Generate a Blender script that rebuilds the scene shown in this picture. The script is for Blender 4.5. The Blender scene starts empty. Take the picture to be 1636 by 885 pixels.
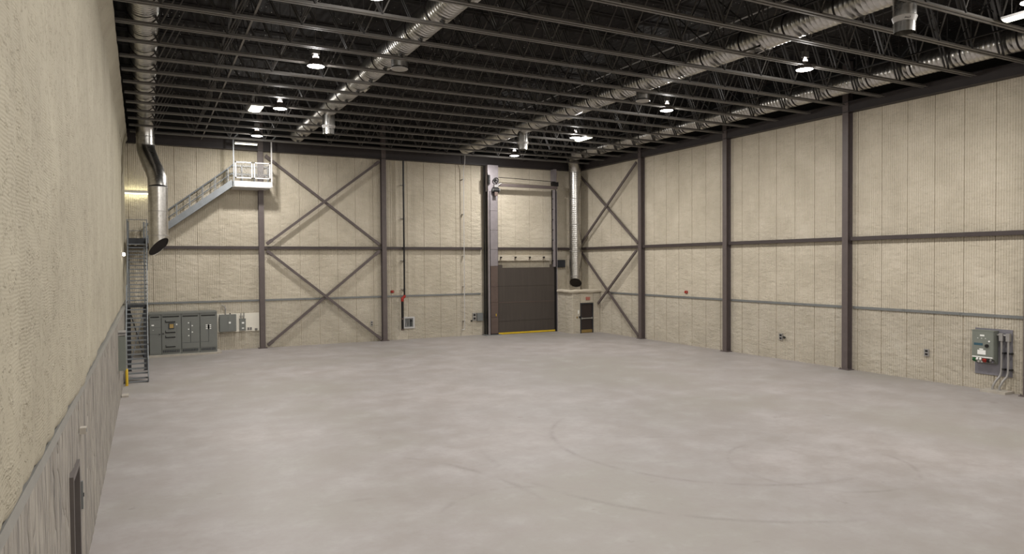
import bpy, bmesh, math, random
from mathutils import Vector, Matrix, noise

random.seed(7)
S = bpy.context.scene
C = S.collection
PI = math.pi
R = math.radians

# ------------------------------------------------------------------ camera
cam = bpy.data.cameras.new('camera')
cam.sensor_width = 36.0
cam.lens = 1114.5 * 36.0 / 1636.0
cam.clip_start = 0.05
cam.clip_end = 300
co = bpy.data.objects.new('camera', cam)
C.objects.link(co)
co.matrix_world = (Matrix.Translation((0, 0, 5.1026)) @ Matrix.Rotation(R(-27.547), 4, 'Z')
                   @ Matrix.Rotation(R(90 - 1.2115), 4, 'X') @ Matrix.Rotation(R(-0.39), 4, 'Z'))
S.camera = co

# ------------------------------------------------------------------ world, exposure
w = bpy.data.worlds.new('world')
S.world = w
w.use_nodes = True
w.node_tree.nodes['Background'].inputs[0].default_value = (0.02, 0.02, 0.022, 1)
w.node_tree.nodes['Background'].inputs[1].default_value = 1.0
S.view_settings.view_transform = 'Standard'
S.view_settings.look = 'None'
S.view_settings.gamma = 1
S.view_settings.use_curve_mapping = False
S.view_settings.exposure = -0.78
HIGH_BAY_W = 900.0
HIGH_BAY_SIDE_W = 190.0
TUBE_W = 80.0
HIGH_BAY_COL = (1.0, 0.968, 0.935)
TUBE_COL = (1.0, 0.97, 0.62)

# ------------------------------------------------------------------ materials
MATS = {}


def lin(c):
    return tuple((x / 12.92 if x <= .04045 else ((x + .055) / 1.055) ** 2.4) for x in c)


def rgb(r, g, b):
    return lin((r / 255, g / 255, b / 255)) + (1.0,)


class NT:
    def __init__(s, name):
        s.m = bpy.data.materials.new(name)
        s.m.use_nodes = True
        s.t = s.m.node_tree
        s.b = s.t.nodes['Principled BSDF']
        MATS[name] = s.m

    def n(s, kind, **kw):
        x = s.t.nodes.new(kind)
        for k, v in kw.items():
            setattr(x, k, v)
        return x

    def l(s, a, b):
        s.t.links.new(a, b)

    def val(s, sock, v):
        if hasattr(v, 'is_linked') or hasattr(v, 'links'):
            s.l(v, sock)
        else:
            sock.default_value = v

    def math(s, op, a, b=None, c=None, clamp=False):
        x = s.n('ShaderNodeMath', operation=op)
        x.use_clamp = clamp
        for i, v in enumerate((a, b, c)):
            if v is not None:
                s.val(x.inputs[i], v)
        return x.outputs[0]

    def pos(s, obj=False):
        if obj:
            return s.n('ShaderNodeTexCoord').outputs['Object']
        return s.n('ShaderNodeNewGeometry').outputs['Position']

    def scale(s, v, sc):
        x = s.n('ShaderNodeVectorMath', operation='MULTIPLY')
        s.l(v, x.inputs[0])
        x.inputs[1].default_value = sc
        return x.outputs[0]

    def noise(s, v, scale=5, detail=3, rough=.5, dist=0):
        x = s.n('ShaderNodeTexNoise')
        if v is not None:
            s.l(v, x.inputs['Vector'])
        x.inputs['Scale'].default_value = scale
        x.inputs['Detail'].default_value = detail
        x.inputs['Roughness'].default_value = rough
        x.inputs['Distortion'].default_value = dist
        return x.outputs[0]

    def ramp(s, f, stops):
        x = s.n('ShaderNodeValToRGB')
        e = x.color_ramp.elements
        while len(e) < len(stops):
            e.new(.5)
        for i, (p, c) in enumerate(stops):
            e[i].position = p
            e[i].color = c
        s.l(f, x.inputs[0])
        return x.outputs[0]

    def mix(s, f, a, b, mode='MIX'):
        x = s.n('ShaderNodeMix', data_type='RGBA', blend_type=mode)
        s.val(x.inputs[0], f)
        s.val(x.inputs[6], a)
        s.val(x.inputs[7], b)
        return x.outputs[2]

    def bump(s, h, strength=.5, dist=.02, normal=None):
        x = s.n('ShaderNodeBump')
        x.inputs['Strength'].default_value = strength
        x.inputs['Distance'].default_value = dist
        s.l(h, x.inputs['Height'])
        if normal is not None:
            s.l(normal, x.inputs['Normal'])
        return x.outputs[0]

    def out(s, color=None, rough=.6, metal=0.0, normal=None, spec=.5):
        b = s.b
        if color is not None:
            s.val(b.inputs['Base Color'], color)
        s.val(b.inputs['Roughness'], rough)
        b.inputs['Metallic'].default_value = metal
        b.inputs['Specular IOR Level'].default_value = spec
        if normal is not None:
            s.l(normal, b.inputs['Normal'])
        return s.m


def paint(name, c, rough=.5, metal=0.0, var=.12, spec=.4, scale=3.0):
    k = NT(name)
    f = k.noise(k.pos(), scale, 4, .6)
    dark = tuple(x * (1 - var) for x in c[:3]) + (1,)
    lite = tuple(min(1, x * (1 + var)) for x in c[:3]) + (1,)
    k.out(k.ramp(f, [(.3, dark), (.7, lite)]), rough, metal, None, spec)
    return k.m


def emit(name, c, strength):
    k = NT(name)
    k.b.inputs['Base Color'].default_value = c
    k.b.inputs['Emission Color'].default_value = c
    k.b.inputs['Emission Strength'].default_value = strength
    return k.m


# sprayed foam panels
k = NT('foam_panel')
p = k.pos()
f1 = k.noise(p, .55, 4, .6)
f2 = k.noise(k.scale(p, (1, 1, 3.5)), 1.6, 4, .6)
col = k.ramp(f1, [(.3, rgb(184, 175, 158)), (.55, rgb(196, 187, 170)), (.75, rgb(205, 196, 180))])
col = k.mix(k.math('MULTIPLY', k.ramp(f2, [(.48, (0, 0, 0, 1)), (.72, (1, 1, 1, 1))]), .35), col, rgb(178, 169, 149))
h1 = k.noise(k.scale(p, (1, 1, 2.2)), 2.0, 5, .6)
h2 = k.noise(p, 14, 3, .6)
hh = k.math('ADD', k.math('MULTIPLY', h1, 1.0), k.math('MULTIPLY', h2, .22))
k.out(col, .85, 0, k.bump(hh, .8, .10), .2)

k = NT('foam_lower')
p = k.pos()
f1 = k.noise(p, .55, 4, .6)
f2 = k.noise(k.scale(p, (1, 1, 3.5)), 1.6, 4, .6)
col = k.ramp(f1, [(.3, rgb(174, 166, 151)), (.55, rgb(186, 178, 163)), (.75, rgb(194, 187, 173))])
col = k.mix(k.math('MULTIPLY', k.ramp(f2, [(.48, (0, 0, 0, 1)), (.72, (1, 1, 1, 1))]), .35), col, rgb(178, 169, 149))
h1 = k.noise(k.scale(p, (1, 1, 2.2)), 2.0, 5, .6)
h2 = k.noise(p, 14, 3, .6)
hh = k.math('ADD', k.math('MULTIPLY', h1, 1.0), k.math('MULTIPLY', h2, .22))
k.out(col, .85, 0, k.bump(hh, .8, .10), .2)

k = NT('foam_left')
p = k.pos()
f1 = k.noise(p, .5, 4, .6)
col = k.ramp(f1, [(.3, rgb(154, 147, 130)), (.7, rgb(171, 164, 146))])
sep = k.n('ShaderNodeSeparateXYZ')
k.l(p, sep.inputs[0])
wob = k.noise(k.scale(p, (1, 1.2, 1.2)), 1.5, 3, .5)
rip = k.math('SINE', k.math('ADD', k.math('MULTIPLY', sep.outputs[2], 190), k.math('MULTIPLY', wob, 26)))
mask = k.noise(p, .9, 2, .5)
mask = k.ramp(mask, [(.38, (.15, .15, .15, 1)), (.6, (1, 1, 1, 1))])
rip = k.math('MULTIPLY', rip, mask)
rib = k.math('SINE', k.math('MULTIPLY', sep.outputs[1], 13.0))
pit = k.noise(k.scale(p, (1, 1, 1)), 9, 4, .65)
pit = k.ramp(pit, [(.52, (0, 0, 0, 1)), (.68, (1, 1, 1, 1))])
hh = k.math('ADD', k.math('MULTIPLY', rip, .045), k.math('MULTIPLY', pit, .6))
hh = k.math('ADD', hh, k.math('MULTIPLY', rib, .10))
hh = k.math('ADD', hh, k.math('MULTIPLY', k.noise(p, 35, 2, .5), .12))
k.out(col, .85, 0, k.bump(hh, .7, .03), .2)

# trowelled grey wainscot on the left wall, run marks are its own pigment
k = NT('grey_wainscot')
p = k.pos()
wv = k.noise(k.scale(p, (1, 3.0, .35)), 1.3, 4, .6, 1.2)
st = k.noise(k.scale(p, (1, 6, .5)), 1.0, 3, .6, 1.4)
col = k.ramp(wv, [(.3, rgb(132, 127, 120)), (.5, rgb(150, 144, 135)), (.7, rgb(166, 160, 149))])
col = k.mix(k.math('MULTIPLY', k.ramp(st, [(.5, (0, 0, 0, 1)), (.60, (1, 1, 1, 1))]), .6), col, rgb(96, 93, 91))
sw = k.n('ShaderNodeSeparateXYZ')
k.l(p, sw.inputs[0])
wd = k.noise(k.scale(p, (1, .8, .45)), 1.0, 3, .5)
ridge = k.math('ABSOLUTE', k.math('SINE', k.math('ADD', k.math('MULTIPLY', sw.outputs[1], 5.2), k.math('MULTIPLY', wd, 14.0))))
ridge = k.math('POWER', ridge, .35)
k.out(col, .5, 0, k.bump(k.math('ADD', k.math('MULTIPLY', ridge, 1.2), k.noise(k.scale(p, (1, 6, .8)), 2.0, 4, .6)), .9, .06), .3)

# concrete floor with tyre marks
k = NT('concrete_floor')
p = k.pos()
big = k.noise(p, .13, 4, .55)
mid = k.noise(k.scale(p, (1, 1, 1)), .8, 9, .68)
fine = k.noise(p, 6, 5, .65)
col = k.ramp(big, [(.36, rgb(147, 143, 137)), (.5, rgb(155, 150, 148)), (.64, rgb(163, 157, 155))])
col = k.mix(k.math('MULTIPLY', k.ramp(mid, [(.4, (1, 1, 1, 1)), (.58, (0, 0, 0, 1))]), .55), col, rgb(140, 133, 128))
col = k.mix(k.math('MULTIPLY', k.ramp(mid, [(.56, (0, 0, 0, 1)), (.74, (1, 1, 1, 1))]), .35), col, rgb(178, 174, 173))
col = k.mix(k.math('MULTIPLY', k.ramp(fine, [(.35, (1, 1, 1, 1)), (.5, (0, 0, 0, 1))]), .18), col, rgb(138, 131, 125))
spots = k.noise(p, 1.9, 3, .5)
col = k.mix(k.math('MULTIPLY', k.ramp(spots, [(.70, (0, 0, 0, 1)), (.76, (1, 1, 1, 1))]), .35), col, rgb(118, 110, 105))
tn = k.noise(p, 1.1, 4, .6)
tmask = k.ramp(tn, [(.40, (0, 0, 0, 1)), (.62, (1, 1, 1, 1))])
tread = k.noise(p, 22, 1, .5)
ARCS = [  # centre x, y, radius, half width, direction of mid-arc (deg), half span (deg), strength
    (14.74, 15.46, 4.77, .13, -160, 75, .55), (0.58, 13.07, 6.87, .14, 18, 30, .6),
    (14.29, 15.19, 6.58, .13, -150, 48, .55), (16.05, 21.64, 6.45, .12, -123, 26, .45),
    (3.86, 11.27, 3.51, .14, 86, 20, .7), (13.94, 20.12, 6.73, .13, -111, 14, .75),
    (6.74, 12.16, 1.84, .1, 100, 48, .55), (14.87, 11.9, 2.19, .1, -130, 135, .4),
    (24.3, 12.42, 19.18, .02, 180, 4, .8), (22.3, 5.5, 11.52, .1, 143, 14, .4)]
sp = k.n('ShaderNodeSeparateXYZ')
k.l(p, sp.inputs[0])
tot = None
for cx, cy, r_, hw, ad, hs, stg in ARCS:
    dx = k.math('SUBTRACT', sp.outputs[0], cx)
    dy = k.math('SUBTRACT', sp.outputs[1], cy)
    d = k.math('SQRT', k.math('ADD', k.math('MULTIPLY', dx, dx), k.math('MULTIPLY', dy, dy)))
    band = k.math('SUBTRACT', 1.0, k.math('DIVIDE', k.math('ABSOLUTE', k.math('SUBTRACT', d, r_)), hw), None, True)
    dot = k.math('ADD', k.math('MULTIPLY', dx, math.cos(R(ad))), k.math('MULTIPLY', dy, math.sin(R(ad))))
    cs = math.cos(R(hs))
    gate = k.math('MULTIPLY', k.math('SUBTRACT', k.math('DIVIDE', dot, r_), cs), 8.0, None, True)
    m_ = k.math('MULTIPLY', k.math('MULTIPLY', band, gate), stg)
    tot = m_ if tot is None else k.math('MAXIMUM', tot, m_)
tot = k.math('MULTIPLY', k.math('MULTIPLY', tot, tmask), k.math('ADD', .35, tread))
col = k.mix(k.math('MULTIPLY', tot, .75, None, True), col, rgb(103, 96, 90))
rgh = k.math('ADD', .40, k.math('MULTIPLY', mid, .22))
k.out(col, rgh, 0, k.bump(fine, .08, .01), .35)

paint('concrete_pad', rgb(170, 163, 152), .8, 0, .1)
paint('column_steel', rgb(92, 83, 81), .5, 0, .1)
paint('beam_steel', rgb(52, 47, 47), .55, 0, .1)
paint('joist_steel', rgb(104, 101, 97), .5, 0, .1)
paint('web_steel', rgb(58, 56, 55), .55, 0, .1)
paint('girt_steel', rgb(66, 58, 57), .5, 0, .1)
paint('rail_grey', rgb(120, 122, 121), .5, .2, .08)
paint('stair_steel', rgb(126, 130, 133), .45, .3, .1)
paint('stair_dark', rgb(58, 60, 64), .5, .2, .1)
paint('white_steel', rgb(186, 184, 182), .45, 0, .04)
paint('cabinet_grey', rgb(112, 114, 110), .45, 0, .04)
paint('cabinet_green_grey', rgb(118, 122, 114), .45, 0, .05)
paint('black_trim', rgb(22, 21, 21), .5, 0, .1)
paint('black_pipe', rgb(20, 18, 18), .4, 0, .1)
paint('red_paint', rgb(150, 34, 22), .4, 0, .1)
paint('faded_red', rgb(176, 110, 98), .5, 0, .1)
paint('yellow_paint', rgb(196, 164, 40), .5, 0, .15)
paint('label_white', rgb(232, 232, 228), .5, 0, .02)
paint('door_brown', rgb(50, 42, 40), .45, 0, .12)
paint('guide_grey', rgb(140, 134, 137), .4, .3, .1)
paint('guide_brown', rgb(92, 78, 72), .5, .1, .1)
paint('back_plate', rgb(122, 120, 126), .5, .2, .08)
paint('blue_plate', rgb(52, 84, 98), .4, 0, .05)
paint('green_button', rgb(24, 92, 48), .4, 0, .05)
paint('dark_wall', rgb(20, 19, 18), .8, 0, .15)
paint('door_taupe', rgb(92, 86, 83), .5, 0, .06)
paint('plywood_white', rgb(224, 219, 206), .7, 0, .04)
paint('conduit', rgb(168, 166, 164), .35, .6, .06)
paint('fastener', rgb(150, 138, 118), .8, 0, .1)
paint('copper_brass', rgb(176, 150, 96), .35, .7, .1)
paint('aluminium', rgb(190, 190, 188), .3, .8, .05)
paint('flashing', rgb(146, 144, 138), .45, .4, .08)
paint('duct_inside', rgb(34, 28, 27), .6, .3, .1)

k = NT('lift_door_sheet')
p = k.pos()
f = k.noise(k.scale(p, (6, 1, .35)), 1.2, 5, .6)
g = k.noise(k.scale(p, (.4, 1, 1.2)), .9, 3, .5)
col = k.ramp(f, [(.3, rgb(80, 74, 70)), (.7, rgb(88, 82, 77))])
col = k.mix(k.math('MULTIPLY', g, .4), col, rgb(66, 59, 56))
k.out(col, .4, .35, None, .4)

k = NT('galvanised')
p = k.pos()
vo = k.n('ShaderNodeTexVoronoi')
k.l(p, vo.inputs['Vector'])
vo.inputs['Scale'].default_value = 9
f = k.noise(p, 2.5, 4, .6)
col = k.ramp(k.math('ADD', k.math('MULTIPLY', f, .7), k.math('MULTIPLY', vo.outputs['Distance'], .4)),
             [(.3, rgb(176, 174, 170)), (.8, rgb(208, 206, 202))])
k.out(col, k.math('ADD', .22, k.math('MULTIPLY', f, .16)), 1.0, k.bump(f, .12, .05), .5)

k = NT('roof_deck')
p = k.pos()
f = k.noise(p, .5, 5, .6)
sx = k.n('ShaderNodeSeparateXYZ')
k.l(p, sx.inputs[0])
rb = k.math('SINE', k.math('MULTIPLY', sx.outputs[0], 2 * PI / .3))
k.out(k.ramp(f, [(.3, rgb(24, 22, 22)), (.7, rgb(36, 33, 32))]), .75, 0,
      k.bump(k.math('ADD', rb, k.noise(p, 4, 4, .6)), .5, .03), .25)

k = NT('lamp_glass')
k.out(rgb(120, 112, 106), .25, .5, None, .5)
emit('lamp_lens', (1.0, .97, .93, 1), 22.0)
emit('lamp_socket_glow', (1.0, .93, .88, 1), 3.0)
emit('tube_lens', (1.0, .98, .74, 1), 9.0)
emit('small_lamp', (1.0, .9, .7, 1), 12.0)


def M(n):
    return MATS[n]


# ------------------------------------------------------------------ mesh helpers
class MB:
    def __init__(s):
        s.v = []
        s.f = []
        s.mi = []

    def add(s, vs, fs, mi=0):
        o = len(s.v)
        s.v += [tuple(a) for a in vs]
        s.f += [tuple(i + o for i in q) for q in fs]
        s.mi += [mi] * len(fs)
        return s

    def box(s, x0, x1, y0, y1, z0, z1, mi=0):
        vs = [(x, y, z) for z in (z0, z1) for y in (y0, y1) for x in (x0, x1)]
        return s.add(vs, [(0, 2, 3, 1), (4, 5, 7, 6), (0, 1, 5, 4), (1, 3, 7, 5), (3, 2, 6, 7), (2, 0, 4, 6)], mi)

    def bar(s, p, q, w_, h_, up=(0, 0, 1), mi=0):
        p, q = Vector(p), Vector(q)
        d = (q - p).normalized()
        u = Vector(up)
        if abs(d.dot(u)) > .98:
            u = Vector((0, 1, 0))
        a = d.cross(u).normalized()
        b = a.cross(d).normalized()
        vs = []
        for e in (p, q):
            for sa, sb in ((-1, -1), (1, -1), (1, 1), (-1, 1)):
                vs.append(e + a * (sa * w_ / 2) + b * (sb * h_ / 2))
        return s.add(vs, [(3, 2, 1, 0), (4, 5, 6, 7), (0, 1, 5, 4), (1, 2, 6, 5), (2, 3, 7, 6), (3, 0, 4, 7)], mi)

    def path(s, pts, r, n=12, mi=0, cap=True, closed=False):
        pts = [Vector(p) for p in pts]
        rr = r if isinstance(r, (list, tuple)) else [r] * len(pts)
        o = []
        ref = None
        for i, p in enumerate(pts):
            if i == 0:
                d = pts[1] - p
            elif i == len(pts) - 1:
                d = p - pts[-2]
            else:
                d = (p - pts[i - 1]).normalized() + (pts[i + 1] - p).normalized()
            d.normalize()
            if ref is None:
                ref = Vector((0, 0, 1)) if abs(d.z) < .9 else Vector((1, 0, 0))
            a = (ref - d * ref.dot(d)).normalized()
            b = d.cross(a)
            ref = a
            o.append([p + (a * math.cos(t) + b * math.sin(t)) * rr[i] for t in (2 * PI * j / n for j in range(n))])
        vs = [v for ring in o for v in ring]
        fs = []
        for i in range(len(o) - 1):
            for j in range(n):
                fs.append((i * n + j, i * n + (j + 1) % n, (i + 1) * n + (j + 1) % n, (i + 1) * n + j))
        if cap:
            fs.append(tuple(range(n))[::-1])
            fs.append(tuple((len(o) - 1) * n + j for j in range(n)))
        return s.add(vs, fs, mi)

    def tube(s, p, q, r, n=12, mi=0, cap=True):
        return s.path([p, q], r, n, mi, cap)

    def lathe(s, prof, c=(0, 0, 0), n=24, mi=0):
        """prof: list of (r, z) about the z axis through c"""
        vs = []
        for r_, z in prof:
            for j in range(n):
                t = 2 * PI * j / n
                vs.append((c[0] + r_ * math.cos(t), c[1] + r_ * math.sin(t), c[2] + z))
        fs = []
        for i in range(len(prof) - 1):
            for j in range(n):
                fs.append((i * n + j, i * n + (j + 1) % n, (i + 1) * n + (j + 1) % n, (i + 1) * n + j))
        return s.add(vs, fs, mi)

    def mesh(s, name, mats, smooth=False):
        me = bpy.data.meshes.new(name)
        me.from_pydata(s.v, [], s.f)
        for m in mats:
            me.materials.append(M(m))
        if any(s.mi):
            me.polygons.foreach_set('material_index', s.mi)
        if smooth:
            me.polygons.foreach_set('use_smooth', [True] * len(me.polygons))
            try:
                me.set_sharp_from_angle(angle=R(40))
            except Exception:
                pass
        me.update()
        return me

    def build(s, name, mats, parent=None, smooth=False):
        if isinstance(mats, str):
            mats = [mats]
        return link(name, s.mesh(name, mats, smooth), parent)


def link(name, data, parent=None):
    o = bpy.data.objects.new(name, data)
    C.objects.link(o)
    o.parent = parent
    return o


def tag(o, label=None, cat=None, group=None, kind=None):
    if label:
        o['label'] = label
    if cat:
        o['category'] = cat
    if group:
        o['group'] = group
    if kind:
        o['kind'] = kind
    return o


def empty(name, loc=(0, 0, 0), rz=0):
    o = link(name, None)
    o.location = loc
    o.rotation_euler = (0, 0, rz)
    o.empty_display_size = .2
    return o


def thing(name, label, cat, loc=(0, 0, 0), rz=0, group=None):
    return tag(empty(name, loc, rz), label, cat, group)


def struct(name, mb, mats, label=None):
    o = mb.build(name, mats) if isinstance(mb, MB) else mb
    o['kind'] = 'structure'
    if label:
        o['label'] = label
    return o


def copy_tree(o, parent=None):
    c = o.copy()
    C.objects.link(c)
    c.parent = parent
    for ch in list(o.children):
        copy_tree(ch, c)
    return c


def lamp_light(name, kind, loc, energy, color, parent, size=.5, size_y=None, rot=(0, 0, 0)):
    d = bpy.data.lights.new(name, kind)
    d.energy = energy
    d.color = color
    if kind == 'AREA':
        d.shape = 'DISK' if size_y is None else 'RECTANGLE'
        d.size = size
        if size_y:
            d.size_y = size_y
    else:
        d.shadow_soft_size = size
    o = link(name, d, parent)
    o.location = loc
    o.rotation_euler = rot
    return o


# ------------------------------------------------------------------ room shell
YB = 44.60      # face of back wall panels
XR = 29.00      # face of right wall panels
YF = -7.0       # wall behind the camera
ZD = 14.30      # underside of roof deck
XL = -1.0       # face of grey wainscot

struct('floor', MB().box(-1.9, XR + .6, YF - .3, YB + .6, -.25, 0), 'concrete_floor', 'light grey polished concrete floor with faint tyre marks')
ceil = struct('ceiling', MB().box(-1.9, XR + .6, YF - .3, YB + .6, ZD, ZD + .2), 'roof_deck', 'black insulated roof deck')
pins = MB()
for i in range(4200):
    x, y = random.uniform(-.6, XR), random.uniform(8, YB)
    r_ = random.choice((.007, .010, .013, .022))
    z = ZD - .02
    pins.add([(x - r_, y, z), (x, y - r_, z), (x + r_, y, z), (x, y + r_, z), (x, y, z - .012)],
             [(0, 1, 4), (1, 2, 4), (2, 3, 4), (3, 0, 4)])
po = pins.build('insulation_pins', 'label_white', ceil)
po['kind'] = 'stuff'

# wall behind the camera, for the enclosure
struct('wall_front', MB().box(-1.9, XR + .6, YF - .3, YF, 0, ZD), 'foam_panel', 'sprayed foam wall opposite the lift door')


def panel_mesh(width, z0, z1, ribs=12, dots=False):
    """local frame: x along the wall, face at y=0 looking to -y"""
    mb = MB()
    g = .022
    T = .09
    sg = .017 if z0 < .1 else .008
    x0, x1 = sg, width - sg
    pr = [(x0, T), (x0 + .006, 0.012), (x0 + .02, 0)]
    st = (x1 - x0) / ribs
    for i in range(1, ribs):
        c = x0 + i * st
        pr += [(c - g * .8, 0), (c, .017), (c + g * .8, 0)]
    pr += [(x1 - .02, 0), (x1 - .006, .012), (x1, T)]
    vs = [(a, b, z) for z in (z0, z1) for a, b in pr]
    n = len(pr)
    fs = [(i, i + 1, n + i + 1, n + i) for i in range(n - 1)]
    fs.append(tuple(range(n, 2 * n))[::1])
    mb.add(vs, fs)
    if dots:
        for cx in (.03, width * .5):
            for kz in range(5):
                z = .18 + kz * .58 + random.uniform(-.03, .03)
                s_ = .016
                mb.add([(cx - s_, -.004, z - s_), (cx + s_, -.004, z - s_), (cx + s_, -.004, z + s_), (cx - s_, -.004, z + s_)],
                       [(0, 1, 2, 3)], 1)
    return mb.mesh('panel', ['foam_lower' if z0 < .1 else 'foam_panel', 'fastener'])


PANEL_CACHE = {}


def panel(width, z0, z1, dots):
    key = (round(width, 2), z0, z1, dots)
    if key not in PANEL_CACHE:
        PANEL_CACHE[key] = panel_mesh(width, z0, z1, max(2, round(width / .0975)), dots)
    return PANEL_CACHE[key]


# back wall
wb = struct('wall_back', MB().box(-1.9, XR + .6, YB + .04, YB + .3, 0, 12.3), 'foam_panel', 'ribbed cream sprayed foam wall with the lift door')
xs = [-1.55] + [7.24 + 1.1667 * i for i in range(-7, 19)] + [XR + .03]
xs = [x for x in xs if x <= XR + .03]
for a, b in zip(xs, xs[1:]):
    for z0, z1, d in ((.0, 2.86, False), (2.94, 12.3, False)):
        o = link('panel', panel(b - a, z0, z1, d), wb)
        o.location = (a, YB, 0)
# right wall
wr = struct('wall_right', MB().box(XR + .04, XR + .3, YF, YB + .3, 0, 12.3), 'foam_panel', 'ribbed cream sprayed foam wall with bracing columns')
ys = [YB + .02] + [35.72 + 1.177 * i for i in range(7, -6, -1)] + [29.2] + [28.2 - 1.177 * i for i in range(0, 30)]
ys = [y for y in ys if y > YF] + [YF]
for a, b in zip(ys, ys[1:]):
    if a - b < .05:
        continue
    for z0, z1, d in ((.0, 2.86, True), (2.94, 12.3, False)):
        o = link('panel', panel(a - b, z0, z1, d), wr)
        o.location = (XR, a, 0)
        o.rotation_euler = (0, 0, -PI / 2)
# black painted bands above the eave beams
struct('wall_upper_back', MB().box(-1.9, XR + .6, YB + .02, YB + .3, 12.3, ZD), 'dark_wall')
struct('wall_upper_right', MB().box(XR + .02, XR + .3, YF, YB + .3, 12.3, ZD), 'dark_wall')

# left wall: lumpy foam above, grey wainscot below
ny, nz = 420, 90
yv = [YF + (YB + .05 - YF) * ((i / ny) ** 1.0) for i in range(ny + 1)]
zv = [3.185 + (11.45 - 3.185) * (j / nz) ** 1.15 for j in range(nz + 1)]
vs = []
for y in yv:
    for z in zv:
        b = noise.noise((y * .35, z * .35, 3.1)) * .035 + noise.noise((y * 1.3, z * 1.3, 9.2)) * .022
        b += noise.noise((y * 4.2, z * 3.2, 1.7)) * .010
        b += .028 * abs(math.sin(y * PI / .78)) ** .3
        edge = max(0, 1 - (z - 3.185) / .10)
        rag = .015 + .03 * noise.noise((y * 2.3, 5.5, 0.2)) + .02 * noise.noise((y * 7.0, 2.5, 1.2))
        b -= edge ** 2 * .035
        base = -.962 - .15 * min(1, max(0, (y - 12) / 25))
        vs.append((base + b, y, z + rag * max(0, 1 - (z - 3.185) / .6)))
fs = [(i * (nz + 1) + j, (i + 1) * (nz + 1) + j, (i + 1) * (nz + 1) + j + 1, i * (nz + 1) + j + 1)
      for i in range(ny) for j in range(nz)]
mb = MB()
mb.add(vs, fs)
mb.box(-1.9, -1.24, YF, YB + .3, 3.1, 12.3)
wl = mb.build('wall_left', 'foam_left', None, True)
tag(wl, 'cream sprayed foam wall above the grey wainscot', kind='structure')
# foam-wrapped eave ledge along the top of the left wall
mb = MB()
n_ = 160
prof = []
for i in range(n_ + 1):
    y = YF + (YB - .1 - YF) * i / n_
    xo = -.70 - max(0, (y - 20)) * .0085 + .018 * noise.noise((y * 1.7, .3, .4))
    zb_ = 11.42 + .02 * noise.noise((y * 1.1, 4, 2))
    prof.append([(-1.2, y, zb_ - .08), (-1.08, y, zb_ - .05), (xo - .10, y, zb_ + .42), (xo, y, zb_ + .60), (xo, y, 12.05), (-1.2, y, 12.12)])
m_ = 6
vs = [v for q in prof for v in q]
fs = [(i * m_ + j, i * m_ + j + 1, (i + 1) * m_ + j + 1, (i + 1) * m_ + j) for i in range(n_) for j in range(m_ - 1)]
fs += [tuple(range(m_)), tuple(n_ * m_ + j for j in range(m_))[::-1]]
mb.add(vs, fs)
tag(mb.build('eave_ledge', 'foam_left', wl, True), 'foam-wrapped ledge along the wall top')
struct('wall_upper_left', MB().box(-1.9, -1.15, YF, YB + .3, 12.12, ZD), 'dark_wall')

# grey wainscot
mb = MB()
ny2 = 1300
zr = [0, .2, .4, .6, .8, 1.0, 1.2, 1.4, 1.6, 1.8, 2.0, 2.2, 2.4, 2.6, 2.8, 3.05]
DOOR = (11.30, 12.27, 2.16)
vs = []
for i in range(ny2 + 1):
    y = YF + (YB + .05 - YF) * i / ny2
    for z in zr:
        ph = noise.noise((y * .25, z * .45, 2.0)) * 1.3
        ph2 = noise.noise((y * .9, z * .55, 6.0)) * .22 + ph * .12
        b = -.034 * (1 - abs(math.sin((y + ph2) * 7.6)) ** .5) * (.55 + .6 * noise.noise((y * .6, z * .3, 7)))
        b = (b + .018 * noise.noise((y * 2.1, z * .4, 4.4))) * (1.0 if z > .2 else .4)
        vs.append((XL + b, y, z))
q = len(zr)
fs = []
for i in range(ny2):
    yc = YF + (YB + .05 - YF) * (i + .5) / ny2
    for j in range(q - 1):
        if DOOR[0] - .03 < yc < DOOR[1] + .03 and zr[j + 1] <= 2.05:
            continue
        fs.append((i * q + j, (i + 1) * q + j, (i + 1) * q + j + 1, i * q + j + 1))
mb.add(vs, fs)
for a, b in ((YF, DOOR[0]), (DOOR[1], YB + .3)):
    mb.box(-1.9, -1.09, a, b, 0, 3.1)
mb.box(-1.9, -1.09, DOOR[0], DOOR[1], 2.18, 3.1)
ws = mb.build('wall_left_base', 'grey_wainscot', None, True)
tag(ws, 'grey trowelled wainscot along the foot of the left wall', kind='structure')
mb = MB()
mb.add([(-1.2, YF, 3.150), (-.985, YF, 3.145), (-.968, YF, 3.045), (-1.2, YF, 3.045),
        (-1.2, YB, 3.150), (-.985, YB, 3.145), (-.968, YB, 3.045), (-1.2, YB, 3.045)],
       [(0, 1, 5, 4), (1, 2, 6, 5), (2, 3, 7, 6), (0, 3, 2, 1), (4, 5, 6, 7), (3, 0, 4, 7)])
struct('trim_1', mb, 'flashing', 'grey sloped metal cap on the wainscot')

# horizontal trim rails on back and right walls
COLX = [6.096, 13.716, 21.336]
COLY = [36.80, 29.18, 21.56, 13.94, 6.32, -1.3]


def rail(name, pts_axis, fixed, axis):
    mb = MB()
    for a, b in pts_axis:
        for i in range(max(1, int((b - a) / 1.9))):
            n = max(1, int((b - a) / 1.9))
            c0, c1 = a + (b - a) * i / n, a + (b - a) * (i + 1) / n - .01
            if axis == 'x':
                mb.box(c0, c1, fixed - .05, fixed + .04, 2.85, 2.96)
                mb.tube((c1 - .05, fixed - .06, 2.91), (c1 - .05, fixed + .0, 2.91), .025, 8)
            else:
                mb.box(fixed - .05, fixed + .04, c0, c1, 2.85, 2.96)
                mb.tube((fixed - .06, c1 - .05, 2.91), (fixed + .0, c1 - .05, 2.91), .025, 8)
    return struct(name, mb, 'rail_grey', 'grey horizontal rail across the ' + ('back' if axis == 'x' else 'right') + ' wall panels')


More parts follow.
